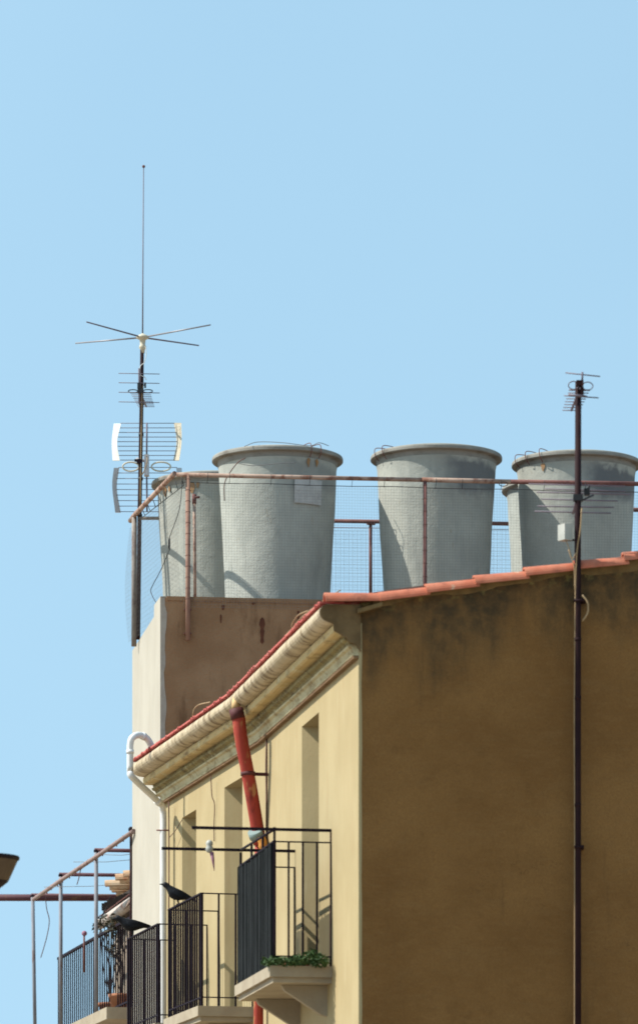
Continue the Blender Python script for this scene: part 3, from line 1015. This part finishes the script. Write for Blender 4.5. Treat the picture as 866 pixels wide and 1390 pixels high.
hc = thing('hanging_cable', 'thin black cable with an inline connector hanging across the left tank', 'cable', at(205, 800, 50.9))
MB().tube(bez([at(248, 650, 50.0), at(244, 690, 50.2), at(230, 731, 50.45)], 8), .0045, 5).build('upper_cable', 'wire_dark', hc)
MB().tube([at(230.3, 730, 50.45), at(230, 733, 50.45), at(230, 742, 50.45), at(230.5, 747, 50.45)], [.006, .014, .014, .006], 8).build('connector', 'wire_dark', hc)
MB().tube(bez([at(230.5, 746, 50.45), at(219, 773, 50.7), at(206, 798, 50.9), at(206, 806, 50.9), at(211, 816, 50.75), at(216, 822, 50.6)], 8), .0045, 5).build('lower_cable', 'wire_dark', hc)

# ---- back fence
bf = thing('back_fence', 'plain pipe railing with wire mesh seen between the tanks at the back', 'fence', at(503, 815, 53.95))
MB().tube([at(440, 707, 53.75), at(700, 711, 53.95)], .024, 8).build('top_rail', 'rust_dark', bf)
for px in (503, 640):
    MB().tube([at(px, 709, 53.85), at(px, 830, 53.85)], .021, 8).build('post', 'rust_dark', bf)
MB().tube([at(498, 709, 53.83), at(509, 709.5, 53.85)], .031, 8).build('rail_fitting', 'rust_dark', bf)
MB().tube([at(850, 690, 54.1), at(861, 692, 54.1), at(930, 692, 54.1)], .026, 8).build('top_rail', 'rust_dark', bf)
MB().tube([at(452, 716, 53.74), at(690, 719, 53.94)], .004, 5).build('strand', 'rust_dark', bf)
mesh_panel(V((.15, 53.86, 0)), V((1, .003, 0)), V((0, -1, 0)), 2.2, WT, 10.25, gap=.05, r=.0012, seed=5).build('wire_mesh', 'wire', bf)

# ================================================================== left antenna mast
MY = 52.42
mast = thing('antenna_mast', 'tall dark mast with whip antenna, four radials and white grid antenna at the left tank', 'antenna', at(188, 866, MY))
MB().tube([at(188, 868, MY), at(190, 690, MY), at(192.3, 560, MY), at(193.3, 470, MY)], [.024, .024, .023, .021], 10).build('pole', 'mast', mast)
hub = MB().lathe([(.001, .045), (.012, .045), (.020, .036), (.055, .022), (.072, .008), (.072, -.008), (.05, -.022), (.034, -.03), (.030, -.085), (.040, -.10), (.040, -.125), (.026, -.14), (.022, -.18), (.001, -.18)], at(194, 458, MY), 20).build('antenna_hub', 'cream_plastic', mast)
MB().tube([at(194, 455, MY), at(194.3, 380, MY), at(195.3, 228, MY)], [.0085, .0065, .005], 6).build('whip', 'alu_dark', mast)
MB().sphere(at(195.4, 226, MY), .018, 6).build('whip_tip', 'rust_dark', mast)
for e, m in ((at(118, 437, 51.75), 'alu_dark'), (at(270, 469, 53.0), 'alu_dark'), (at(103, 466, 52.85), 'alu'), (at(286, 441, 51.9), 'alu')):
    c = at(194, 458, MY)
    MB().tube([c + (e - c) * .05, e], [.010, .008], 6).build('radial', m, mast)
MB().tube(bez([at(197, 466, MY - .03), at(199, 480, MY - .05), at(196, 492, MY - .05), at(191, 497, MY - .04), at(190.5, 508, MY - .04), at(197, 512, MY - .05), at(199, 516, MY - .04)], 5), .0045, 5).build('coax_cable', 'white_plastic', mast)
MB().tube(bez([at(196.5, 522, MY - .04), at(193.5, 528, MY - .05), at(192.8, 560, MY - .04), at(191.6, 620, MY - .04), at(190.8, 690, MY - .04)], 5), .006, 5).build('coax_cable', 'wire_tan', mast)
for px, py in ((190.2, 700), (191.1, 650), (192.0, 590), (192.6, 548)):
    MB().tube([at(px, py - 2, MY), at(px, py + 2, MY)], .029, 10).build('tape_band', 'wire_dark', mast)
# aerial with four reflector rods, its boom pointing away from us
y1 = MB()
for py in (507.3, 520, 533, 546):
    y1.tube([at(161.5, py - .6, MY - .06), at(217, py + .4, MY - .06)], .0046, 5)
y1.tube([at(189, 500, MY - .05), at(189.5, 548, MY - .05)], .009, 6)
yg = y1.build('yagi_antenna', 'alu_dark', mast)
dr = MB()
bo0, bo1 = V(at(190, 531, MY - .02)), V(at(199, 552, MY + .95))
for i in range(9):
    k = i / 8
    c = bo0 + (bo1 - bo0) * (.12 + .88 * k)
    hw = .115 - .018 * k
    dr.tube([c - V((hw, 0, 0)), c + V((hw, 0, 0))], .0042, 5)
dr.tube([bo0, bo1], .010, 6)
dr.build('directors', 'alu_dark', yg)
dp = MB()
c = at(191, 531, MY - .05)
for sx in (-1, 1):
    ring = [c + V((sx * (.03 + .055 + .055 * math.cos(a)), 0, .018 * math.sin(a))) for a in [i * math.pi / 6 for i in range(13)]]
    dp.tube(ring, .006, 5)
dp.box(c, (.06, .06, .05))
dp.box(at(189, 524, MY - .06), (.035, .04, .07))
dp.box(at(197.5, 523, MY - .04), (.02, .03, .06))
dp.build('dipole', 'wire_dark', yg)
# grid antenna: two panels of rods between white side plates
GYY = MY + .16
ga = MB()
for i in range(9):
    py = 574.5 + i * (624.5 - 574.5) / 8
    k = (py - 600) / 26
    e = 4 * (1 - k * k)
    ga.tube([at(164 - e, py, GYY + .02), at(237 + e, py, GYY + .02)], .0042, 5)
for i in range(9):
    py = 634.5 + i * (694.5 - 634.5) / 8
    k = (py - 663) / 31
    e = 4 * (1 - k * k)
    ga.tube([at(162 - e, py, GYY + .04), at(240 + e, py, GYY + .04)], .0042, 5)
ga.tube([at(199.8, 574, GYY), at(199.5, 620, GYY)], .010, 6)
ga.tube([at(199.5, 640, GYY + .02), at(200, 695, GYY + .02)], .010, 6)
gr = ga.build('grid_antenna', 'alu_dark', mast)


def plate(outer, inner, Y, mat, dy=.05):
    o = bez([at(x, y, Y + dy) for x, y in outer], 6)
    i_ = bez([at(x, y, Y - dy) for x, y in inner], 6)
    m = MB()
    n = len(o)
    d = V((0, .02, 0))
    for k in range(n - 1):
        q = [o[k], i_[k], i_[k + 1], o[k + 1]]
        m.add(q + [p + d for p in q], [(0, 1, 2, 3), (7, 6, 5, 4), (0, 3, 7, 4), (1, 5, 6, 2)] + ([(0, 4, 5, 1)] if k == 0 else []) + ([(3, 2, 6, 7)] if k == n - 2 else []))
    m.build('side_plate', mat, gr)


plate([(155, 575), (152.2, 600), (153.3, 625)], [(164.5, 575), (159.2, 600), (163, 625)], GYY, 'white_plastic')
plate([(246.4, 574), (246.8, 600), (243.5, 625)], [(236.3, 574), (240, 600), (235.5, 625)], GYY, 'cream_plastic', -.05)
plate([(155, 635), (152.8, 660), (156.8, 695.5)], [(162.3, 635), (159, 662), (164.3, 695.5)], GYY + .02, 'grey_plastic', -.03)
plate([(247, 635), (248, 660), (246, 695.5)], [(239.5, 635), (242, 662), (238.5, 695.5)], GYY + .02, 'grey_plastic')
gp = MB()
for cx_, rx in ((178, 11), (219, 13)):
    gp.tube([at(cx_ + rx * math.cos(a), 633.5 + 6.2 * math.sin(a), GYY - .10) for a in [i * math.pi / 10 for i in range(21)]], .0095, 7)
gp.build('loop_dipole', 'cream_plastic', gr)
gp = MB()
gp.box(at(199.5, 632, GYY - .08), (.055, .10, .24))
gp.tube([at(186, 623, MY - .03), at(199, 626, GYY - .05)], .018, 8)
gp.build('bracket', 'grey_plastic', gr)
mc = MB()
mc.box(at(187.5, 625, MY - .02), (.075, .05, .022))
mc.box(at(189.6, 627, MY - .02), (.06, .07, .035))
mc.build('clamp', 'iron', mast)
MB().tube(bez([at(199.5, 618, MY - .02), at(200, 626, MY - .06), at(197, 637, MY - .06), at(193, 645, MY - .04)], 5), .006, 5).build('coax_cable', 'wire_tan', mast)

# ================================================================== right antenna mast, clamped to the gable
RY = 40.17
rm = thing('television_mast', 'tall rusty mast clamped to the brown gable wall with television aerials and white box', 'antenna', at(783.5, 1340, RY))
MB().tube([at(784, 1620, RY), at(783.5, 1000, RY), at(783.6, 760, RY), at(784.4, 518, RY)], [.030, .030, .0295, .0275], 12).build('pole', 'mast', rm)
MB().tube(bez([at(789, 690, RY - .03), at(787, 720, RY - .035), at(783, 745, RY - .03), at(780.5, 800, RY - .02), at(779.5, 900, RY - .012), at(779, 1000, RY - .012), at(779.5, 1150, RY - .012), at(779, 1610, RY - .012)], 5), .006, 5).build('coax_cable', 'wire_tan', rm)
for py, w in ((815, .10), (1150, .07)):
    mb = MB()
    mb.box(at(785, py, RY) + V((.01, .04, 0)), (w, .12, .03))
    mb.tube([at(779, py, RY - .03), at(792, py, RY - .03)], .012, 6)
    mb.build('wall_clamp', 'mast', rm)
MB().tube(bez([at(790, 808, RY - .02), at(797, 818, RY - .03), at(797, 832, RY - .02), at(790, 843, RY)], 6), .008, 6).build('cable_loop', 'wire_tan', rm)
for py in (868, 948, 1093):
    MB().tube([at(783.4, py - 2, RY), at(783.4, py + 2.5, RY)], .0325, 10).build('tape_band', 'mast', rm)
# top aerial: reflector rods above and below, boom pointing away
ya = MB()
ya.tube([at(767, 506, RY + .03), at(814, 511, RY - .03)], .0058, 5)
ya.tube([at(765, 537, RY + .02), at(812, 540, RY - .02)], .0058, 5)
ya.tube([at(790, 505, RY), at(789.6, 520, RY)], .009, 6)
ya.tube([at(771, 536, RY - .04), at(794, 538, RY - .06)], .011, 6)
yt = ya.build('yagi_antenna', 'alu_dark', rm)
a0, a1 = at(787, 527, RY - .05), at(775, 557, RY + .85)
dr = MB()
for i in range(8):
    k = i / 7
    c = a0 + (a1 - a0) * (.08 + .92 * k)
    hw = .092 - .012 * k
    dr.tube([c - V((hw, -.012, -.004)), c + V((hw, -.012, -.004))], .005 if i else .008, 5)
dr.tube([a0, a1], .011, 6)
dr.build('directors', 'alu_dark', yt)
dp = MB()
for x0, rx, yy in ((778, 7, 523), (797, 7.2, 524)):
    dp.tube([at(x0 + rx * math.cos(a), yy + 5.5 * math.sin(a), RY - .04) for a in [i * math.pi / 8 for i in range(17)]], .005, 5)
dp.build('loop_dipole', 'alu_dark', yt)
mb = MB()
mb.box(at(786.5, 520.5, RY - .03), (.062, .07, .045))
mb.box(at(789.5, 531, RY - .03), (.028, .04, .07))
mb.build('junction_box', 'cream_plastic', yt).data.materials[0] = M['mast']
# wide lower aerial
va = MB()
for (xa, ya_), (xb, yb) in (((717, 657), (848, 660)), ((739, 663.5), (848, 667)), ((728, 668), (855, 671)), ((734, 677.5), (838, 680)), ((729, 687), (833, 688.5)), ((725, 694), (829, 696.5))):
    k = (ya_ - 657) / 37
    va.tube([at(xa, ya_, RY + .05 + k * .9), at(xb, yb, RY + .05 + k * .9)], .0066, 5)
va.tube([at(788, 656, RY + .02), at(777, 697, RY + .98)], .011, 6)
vv = va.build('wide_antenna', 'alu_dark', rm)
mb = MB()
mb.box(at(784, 676, RY), (.085, .07, .055))
mb.box(at(796, 668, RY + .1), (.05, .05, .06))
mb.tube([at(797, 666, RY + .1), at(800, 658, RY + .1)], .012, 6)
mb.tube([at(786, 681, RY - .02), at(805, 672, RY + .1)], .008, 6)
mb.build('clamp', 'wire_dark', vv)
# white box on an arm
mb = MB().box(at(766.5, 723, RY), (.085, .10, .14), (V((.82, .57, 0)), V((-.57, .82, 0)), UP))
bx = mb.build('white_box', 'porcelain', rm)
MB().tube([at(766, 733, RY), at(784, 733, RY)], .009, 6).build('box_arm', 'mast', rm)
MB().tube(bez([at(768, 734, RY), at(773, 748, RY - .01), at(776, 760, RY - .02), at(779, 772, RY - .02), at(779.5, 800, RY - .02)], 5), .0045, 5).build('cable', 'wire_tan', rm)
MB().tube(bez([at(783, 748, RY - .03), at(776, 758, RY - .03), at(771, 746, RY - .01)], 5), .004, 5).build('cable', 'wire_tan', rm)

# ================================================================== the far house at the lower left
fh = thing('far_tiled_house', 'low far house with pale barrel tiles, flaking gutter and long dark balcony railing', 'building', V((-2.2, 55, GROUND)))
q0, q1 = V((-2.13, 54.6, 0)), V((-2.62, 58.6, 0))
mb = MB()
mb.prism([q0 + UP * GROUND, q1 + UP * GROUND, q1 + V((5, .7, 0)) + UP * GROUND, q0 + V((5, .7, 0)) + UP * GROUND], UP * (5.95 - GROUND))
mb.build('wall', 'far_wall', fh)
mb = MB()
mb.prism([q0 - V((.1, 0, 0)) + UP * 5.99, q1 - V((.1, 0, 0)) + UP * 5.99, q1 + V((2.5, .3, 0)) + UP * 6.6, q0 + V((2.5, .3, 0)) + UP * 6.6], UP * .04)
mb.build('roof', 'roofing', fh)
g0, g1 = at(188, 1219, 55.0), at(137, 1254, 58.1)
gt = MB()
gt.tube([g0, g1], .068, 12)
gt.build('gutter', 'gutter', fh)
MB().tube([g0 + UP * .10 + V((-.03, 0, 0)), g1 + UP * .09 + V((-.02, 0, 0))], .008, 5).build('gutter_strap', 'rust_dark', fh)
for (xa, ya_), (xb, yb), Y in (((143, 1199), (200, 1199), 56.8), ((157, 1190.5), (205, 1191), 56.4), ((152, 1207), (205, 1207), 57.0), ((168, 1186), (210, 1186), 56.0)):
    mb = MB()
    barrel(mb, at(xa, ya_ + 4, Y), at(xb, yb + 2, Y), UP, .075, .085, .018, 8)
    mb.tube([at(xa + 6, ya_ + 4, Y), at(xb, yb + 2, Y)], [.052, .068], 10)
    mb.build('barrel_tile', 'tile_pale', fh)
mb = MB()
for i in range(9):
    k = i / 8
    p = at(146 + k * 30, 1231 - k * 13, 57.6 - k * 1.6)
    mb.box(p, (.14, .045, .09))
mb.box(at(162, 1224, 57.0), (.05, 1.9, .12), (V((.97, .25, 0)), V((-.23, .97, 0)), UP))
mb.build('rafter_tails', 'wood_dark', fh)
for pts in ([(147, 1221, 57.4), (143, 1236, 57.5), (137, 1251, 57.6), (141, 1258, 57.6)], [(150, 1217, 57.2), (147, 1228, 57.3), (136, 1248, 57.5)]):
    MB().tube(bez([at(*p) for p in pts], 5), .007, 5).build('loose_wire', 'wire_dark', fh)
# balcony with its long railing
r0, r1 = at(186, 1239, 53.8), at(80, 1303, 59.2)
r0.z = r1.z = 5.715
rd = (r1 - r0).normalized()
rnn = V((-rd.y, rd.x, 0))
FB = 4.62
sl = MB()
sl.prism([r0 + UP * (FB - 5.715) + rnn * .36, r1 + UP * (FB - 5.715) + rnn * .36 + rd * 1.6, r1 + UP * (FB - 5.715) - rnn * .4 + rd * 1.6, r0 + UP * (FB - 5.715) - rnn * .18], UP * -.14)
bal = sl.build('balcony', 'slab', fh)
ra = MB()
Ln = (r1 - r0).length
ra.box((r0 + r1) / 2, (Ln, .04, .03), (rd, rnn, UP))
ra.build('handrail', 'iron', bal)
MB().box((r0 + r1) / 2 - UP * .98, (Ln, .03, .02), (rd, rnn, UP)).build('bottom_rail', 'iron', bal)
kb = 36
for i in range(kb + 1):
    q = r0 + rd * (Ln * i / kb)
    MB().box(q - UP * .55, (.015, .015, 1.08), (rd, rnn, UP)).build('baluster', 'iron', bal)
mb = MB().tube([at(114.5, 1320, 57.0), at(114.7, 1270, 57.0)], .012, 6).build('finial_rod', 'rust_dark', bal)
MB().sphere(at(115, 1267, 57.0), .034, 8).build('finial_ball', 'pink', bal)

# pergola frame of pipes over that balcony
pg = thing('pergola_frame', 'open pipe frame with three posts and a sloping rail over the far balcony', 'pergola', at(131, 1370, 55.1))
posts = [((178.5, 1126), 53.4), ((131, 1156), 55.1), ((83, 1189), 57.7), ((45, 1217), 60.2)]
for (px, py), Y in posts:
    a = at(px, py, Y)
    b = V((a.x, a.y, FB - .02))
    if px == 45:
        b += V((.035, 0, 0))
    MB().tube([a, b], .024 if px < 170 else .018, 10).build('post', 'post_grey' if px < 170 else 'mast', pg)
    e = V((-1.75 if px < 170 else -1.9, Y, a.z))
    if px < 170:
        MB().tube([a + UP * .02 - V((.02, 0, 0)), e + UP * .0], .024, 8).build('crossbar', 'maroon', pg)
        MB().sphere(a + UP * .008, .031, 6).build('elbow', 'iron', pg)
    else:
        MB().sphere(a, .035, 6).build('elbow', 'iron', pg)
sp = [at(46, 1221, 60.0), at(83, 1195, 57.5), at(131, 1163, 55.0), at(182, 1128, 52.9)]
MB().tube(sp, .026, 10).build('sloping_rail', 'grey_rust', pg)
ti = MB()
for i in range(16):
    k = (i + .5) / 16
    j = min(2, int(k * 3))
    p = sp[j] + (sp[j + 1] - sp[j]) * (k * 3 - j)
    MB().tube([p + UP * .034, p - UP * .038 + V((random.uniform(-.02, .02), 0, 0))], .008, 5).build('wire_tie', 'rust_dark', pg)
MB().tube([at(-60, 1218.5, 60.6), at(190, 1218.5, 60.6)], .046, 10).build('long_beam', 'maroon', pg)
for (xa, ya_), (xb, yb) in (((100, 1170), (190, 1166)), ((140, 1160), (190, 1158)), ((60, 1204), (190, 1198))):
    MB().tube([at(xa, ya_, 57), at((xa + xb) / 2, (ya_ + yb) / 2 + 2, 57), at(xb, yb, 57)], .004, 4).build('laundry_line', 'wire', pg)
for pts in ([(62, 1216, 59.2), (64, 1234, 59.2), (67.5, 1250, 59.2), (64, 1272, 59.2), (56, 1300, 59.2)], [(110, 1180, 56.2), (108, 1190, 56.2), (105, 1201, 56.2)]):
    MB().tube(bez([at(*p) for p in pts], 5), .006, 5).build('loose_wire', 'wire_brown', pg)

# plants behind the long railing
for n_, (px, py, Y, lab) in enumerate(((150, 1276, 56.4, 'dark leafy potted plant behind the long far railing, nearer the white wall'), (165, 1280, 55.2, 'brownish potted plant behind the long far railing beside the white wall'))):
    p = at(px, py, Y)
    base = V((p.x, p.y, FB))
    t = thing('potted_plant', lab, 'plant', base)
    MB().lathe([(.001, .0), (.10, .0), (.14, .24), (.155, .24), (.155, .28), (.13, .28), (.001, .25)], base, 16).build('pot', 'pot', t)
    st = MB()
    lf = MB()
    for i in range(7):
        e = p + V((random.uniform(-.13, .13), random.uniform(-.15, .15), random.uniform(-.1, .26)))
        st.tube(bez([base + UP * .26, (base + e) / 2 + V((random.uniform(-.05, .05), 0, .1)), e], 4), .006, 5)
        leaves(lf, e, (.09, .09, .12), 20, .035)
    st.build('stem', 'wood_dark', t)
    lf.build('foliage', 'leaf_dark', t)

# ================================================================== the two black birds
def bird(centre, ux, length, pitch, label, feet, tailup=0.0, headturn=0.0):
    """ux: horizontal direction the bird faces; body lofted from tail to beak as one skin, legs grown from it"""
    t = thing('bird', label, 'bird', feet, 'black birds on the balcony rails')
    ux = V(ux).normalized()
    sd = V((-ux.y, ux.x, 0))
    s = length / .33
    cp, sp_ = math.cos(pitch), math.sin(pitch)
    # stations along the axis: (forward, up, half width, half height)
    st = [(-.165, -.004 + tailup, .012, .003), (-.160, -.003 + tailup, .021, .005), (-.125, .0 + tailup * .6, .023, .008), (-.085, .002 + tailup * .2, .024, .016), (-.055, .002, .034, .029),
          (-.02, 0, .045, .042), (.02, -.002, .050, .049), (.055, .004, .046, .047), (.082, .018, .034, .037), (.100, .034, .026, .028),
          (.115, .043, .025, .026), (.130, .046, .022, .023), (.142, .045, .014, .015), (.150, .042, .007, .008), (.160, .040, .005, .006), (.172, .036, .001, .0015)]
    n = 16
    vs, fs = [], []
    for f, u, w, h in st:
        x, z = f * cp - u * sp_, f * sp_ + u * cp
        c = V(centre) + ux * (x * s) + UP * (z * s)
        up2 = UP * cp - ux * sp_
        for j in range(n):
            a = 2 * math.pi * j / n
            wing = 1.0
            if -.13 < f < .05 and .15 < math.sin(a) < .8:
                wing = 1.10
            vs.append(c + sd * (w * s * math.cos(a) * wing) + up2 * (h * s * math.sin(a)))
    for i in range(len(st) - 1):
        for j in range(n):
            q = (j + 1) % n
            fs.append((i * n + j, i * n + q, (i + 1) * n + q, (i + 1) * n + j))
    mb = MB().add(vs, fs, True)
    mb.add(vs[:n][::-1], [tuple(range(n))], True)
    hip = V(centre) + ux * (.0) - UP * (.030 * s)
    for sg in (-1, 1):
        ft = V(feet) + sd * (sg * .016) + UP * .006
        kn = hip + sd * (sg * .018) - UP * (.018 * s) + ux * .004
        mb.tube([hip + sd * sg * .018 + UP * .01, kn, ft], [.016 * s, .008 * s, .0045], 8)
        for a in (-.5, 0, .5):
            dr_ = ux * math.cos(a) + sd * math.sin(a)
            mb.tube([ft, ft + dr_ * .02 - UP * .003, ft + dr_ * .028 - UP * .010], [.004, .0035, .002], 5)
        mb.tube([ft, ft - ux * .02 - UP * .004], [.004, .002], 5)
    body = mb.build('body', 'bird', t)
    for sg in (-1, 1):                      # folded wing laid on the flank
        wv, wf = [], []
        row = [(.06, .012, .012), (.045, .006, .026), (.01, .0, .034), (-.04, .002, .030), (-.085, .004, .018), (-.125, .003, .008), (-.142, .002, .002)]
        for f, u, hh in row:
            wid = {.06: .046, .045: .050, .01: .0545, -.04: .046, -.085: .031, -.125: .026, -.142: .022}[f]
            x, z = f * cp - u * sp_, f * sp_ + u * cp
            c = V(centre) + ux * (x * s) + UP * (z * s)
            up2 = UP * cp - ux * sp_
            for kk, ww in ((hh, wid * .80), (hh * .3, wid * 1.03), (-hh * .6, wid * .98)):
                wv.append(c + sd * (sg * ww * s) + up2 * (kk * s))
        for i in range(len(row) - 1):
            for j in range(2):
                wf.append((i * 3 + j, i * 3 + j + 1, (i + 1) * 3 + j + 1, (i + 1) * 3 + j))
        w_ = MB().add(wv, wf, True)
        w_.build('wing', 'bird', t)
    for sg in (-1, 1):
        f, u = .133, .052
        x, z = f * cp - u * sp_, f * sp_ + u * cp
        MB().sphere(V(centre) + ux * (x * s) + UP * (z * s) + sd * (sg * .0205 * s), .0035 * s, 5).build('eye', 'beak', t)
    return t


def on_rail(Oa, Ob, px, z):
    """the point of a front rail seen at picture column px"""
    k = (px - CX) / F
    d = Ob - Oa
    s = (k * Oa.y - Oa.x) / (d.x - k * d.y)
    p = Oa + d * s
    return V((p.x, p.y, z))


p = on_rail(Q0, Q1, 243, 5.052)
bird(p + V((-.005, 0, .098)), (-1, -.12, 0), .41, math.radians(17), 'black bird perched on the middle balcony rail, head raised and facing left', p, -.004)
p = on_rail(R0, R1, 181, 4.962)
bird(p + V((.0, 0, .118)), (-1, -.2, 0), .45, math.radians(3), 'black bird crouching level on the far balcony rail below the white wall', p, -.012)

# ================================================================== street lamp at the left edge
lx = at(-22, 1180, 38.0)
lp = thing('street_lamp', 'brown street lamp head with dark rim cut by the left picture edge', 'street lamp', V((lx.x, lx.y, GROUND)))
MB().lathe([(.001, .105), (.30, .105), (.302, .085), (.285, .070)], lx, 32, False).build('rim', 'lamp_dark', lp)
MB().lathe([(.283, .078), (.285, .068), (.212, -.095), (.200, -.10)], lx, 32, False).build('shade', 'lamp_metal', lp)
MB().lathe([(.208, -.098), (.205, -.104), (.135, -.160), (.06, -.185), (.05, -.30), (.001, -.30)], lx, 32).build('base_cup', 'lamp_dark', lp)
MB().tube([lx - UP * .29, V((lx.x, lx.y, GROUND + .8)), V((lx.x, lx.y, GROUND))], [.045, .055, .075], 14).build('pole', 'lamp_dark', lp)

# ================================================================== light, air, camera
ELEV, TH = math.radians(48), math.radians(5.0)
sdir = V((-math.cos(ELEV) * math.cos(TH), -math.cos(ELEV) * math.sin(TH), math.sin(ELEV)))      # towards the sun
sun = bpy.data.lights.new('sun', 'SUN')
sun.energy = 4.3
sun.angle = math.radians(.53)
sun.color = (1, .945, .86)
so = bpy.data.objects.new('sun', sun)
C.objects.link(so)
so.rotation_euler = sdir.to_track_quat('Z', 'Y').to_euler()
so.location = (-20, 20, 40)

w = bpy.data.worlds.new('World')
SC.world = w
w.use_nodes = True
t = w.node_tree
bg = t.nodes['Background']
sky = t.nodes.new('ShaderNodeTexSky')
sky.sky_type = 'NISHITA'
sky.sun_disc = False
sky.sun_elevation = ELEV
sky.sun_rotation = math.atan2(sdir.x, sdir.y)
sky.altitude = 300
sky.air_density = 1.0
sky.dust_density = .6
sky.ozone_density = 1.6
tc = t.nodes.new('ShaderNodeTexCoord')
mp = t.nodes.new('ShaderNodeMapping')      # look the sky up a little higher: no pale band at the horizon
mp.inputs['Location'].default_value = (0, 0, .285)
mp.inputs['Scale'].default_value = (1, 1, .12)
t.links.new(tc.outputs['Generated'], mp.inputs['Vector'])
t.links.new(mp.outputs[0], sky.inputs[0])
ti = t.nodes.new('ShaderNodeMix')
ti.data_type, ti.blend_type = 'RGBA', 'MULTIPLY'
ti.inputs[0].default_value = 1
hz = t.nodes.new('ShaderNodeTexNoise')     # a breath of thin high haze
hz.inputs['Scale'].default_value = 5
hz.inputs['Detail'].default_value = 4
t.links.new(tc.outputs['Generated'], hz.inputs['Vector'])
hm = t.nodes.new('ShaderNodeMix')
hm.data_type = 'RGBA'
hm.inputs[6].default_value = (.91, .945, .775, 1)
hm.inputs[7].default_value = (1.07, 1.06, .835, 1)
t.links.new(hz.outputs['Fac'], hm.inputs[0])
t.links.new(hm.outputs[2], ti.inputs[7])
t.links.new(sky.outputs[0], ti.inputs[6])
t.links.new(ti.outputs[2], bg.inputs[0])
bg.inputs[1].default_value = .15

cam = bpy.data.cameras.new('camera')
co = bpy.data.objects.new('camera', cam)
C.objects.link(co)
co.location = (0, 0, 0)
co.rotation_euler = (math.radians(90), 0, 0)
cam.sensor_fit = 'VERTICAL'
cam.sensor_height = 36
cam.sensor_width = 24
cam.lens = F / 1390 * 36
cam.shift_y = (HY - 695) / 1390
cam.clip_start = .5
cam.clip_end = 3000
cam.dof.use_dof = True
cam.dof.focus_distance = 50.8
cam.dof.aperture_fstop = 2.6
SC.camera = co
SC.cycles.filter_width = 1.8
SC.view_settings.view_transform = 'Standard'
SC.view_settings.look = 'None'
SC.view_settings.exposure = .82
SC.view_settings.gamma = 1
SC.view_settings.use_curve_mapping = False
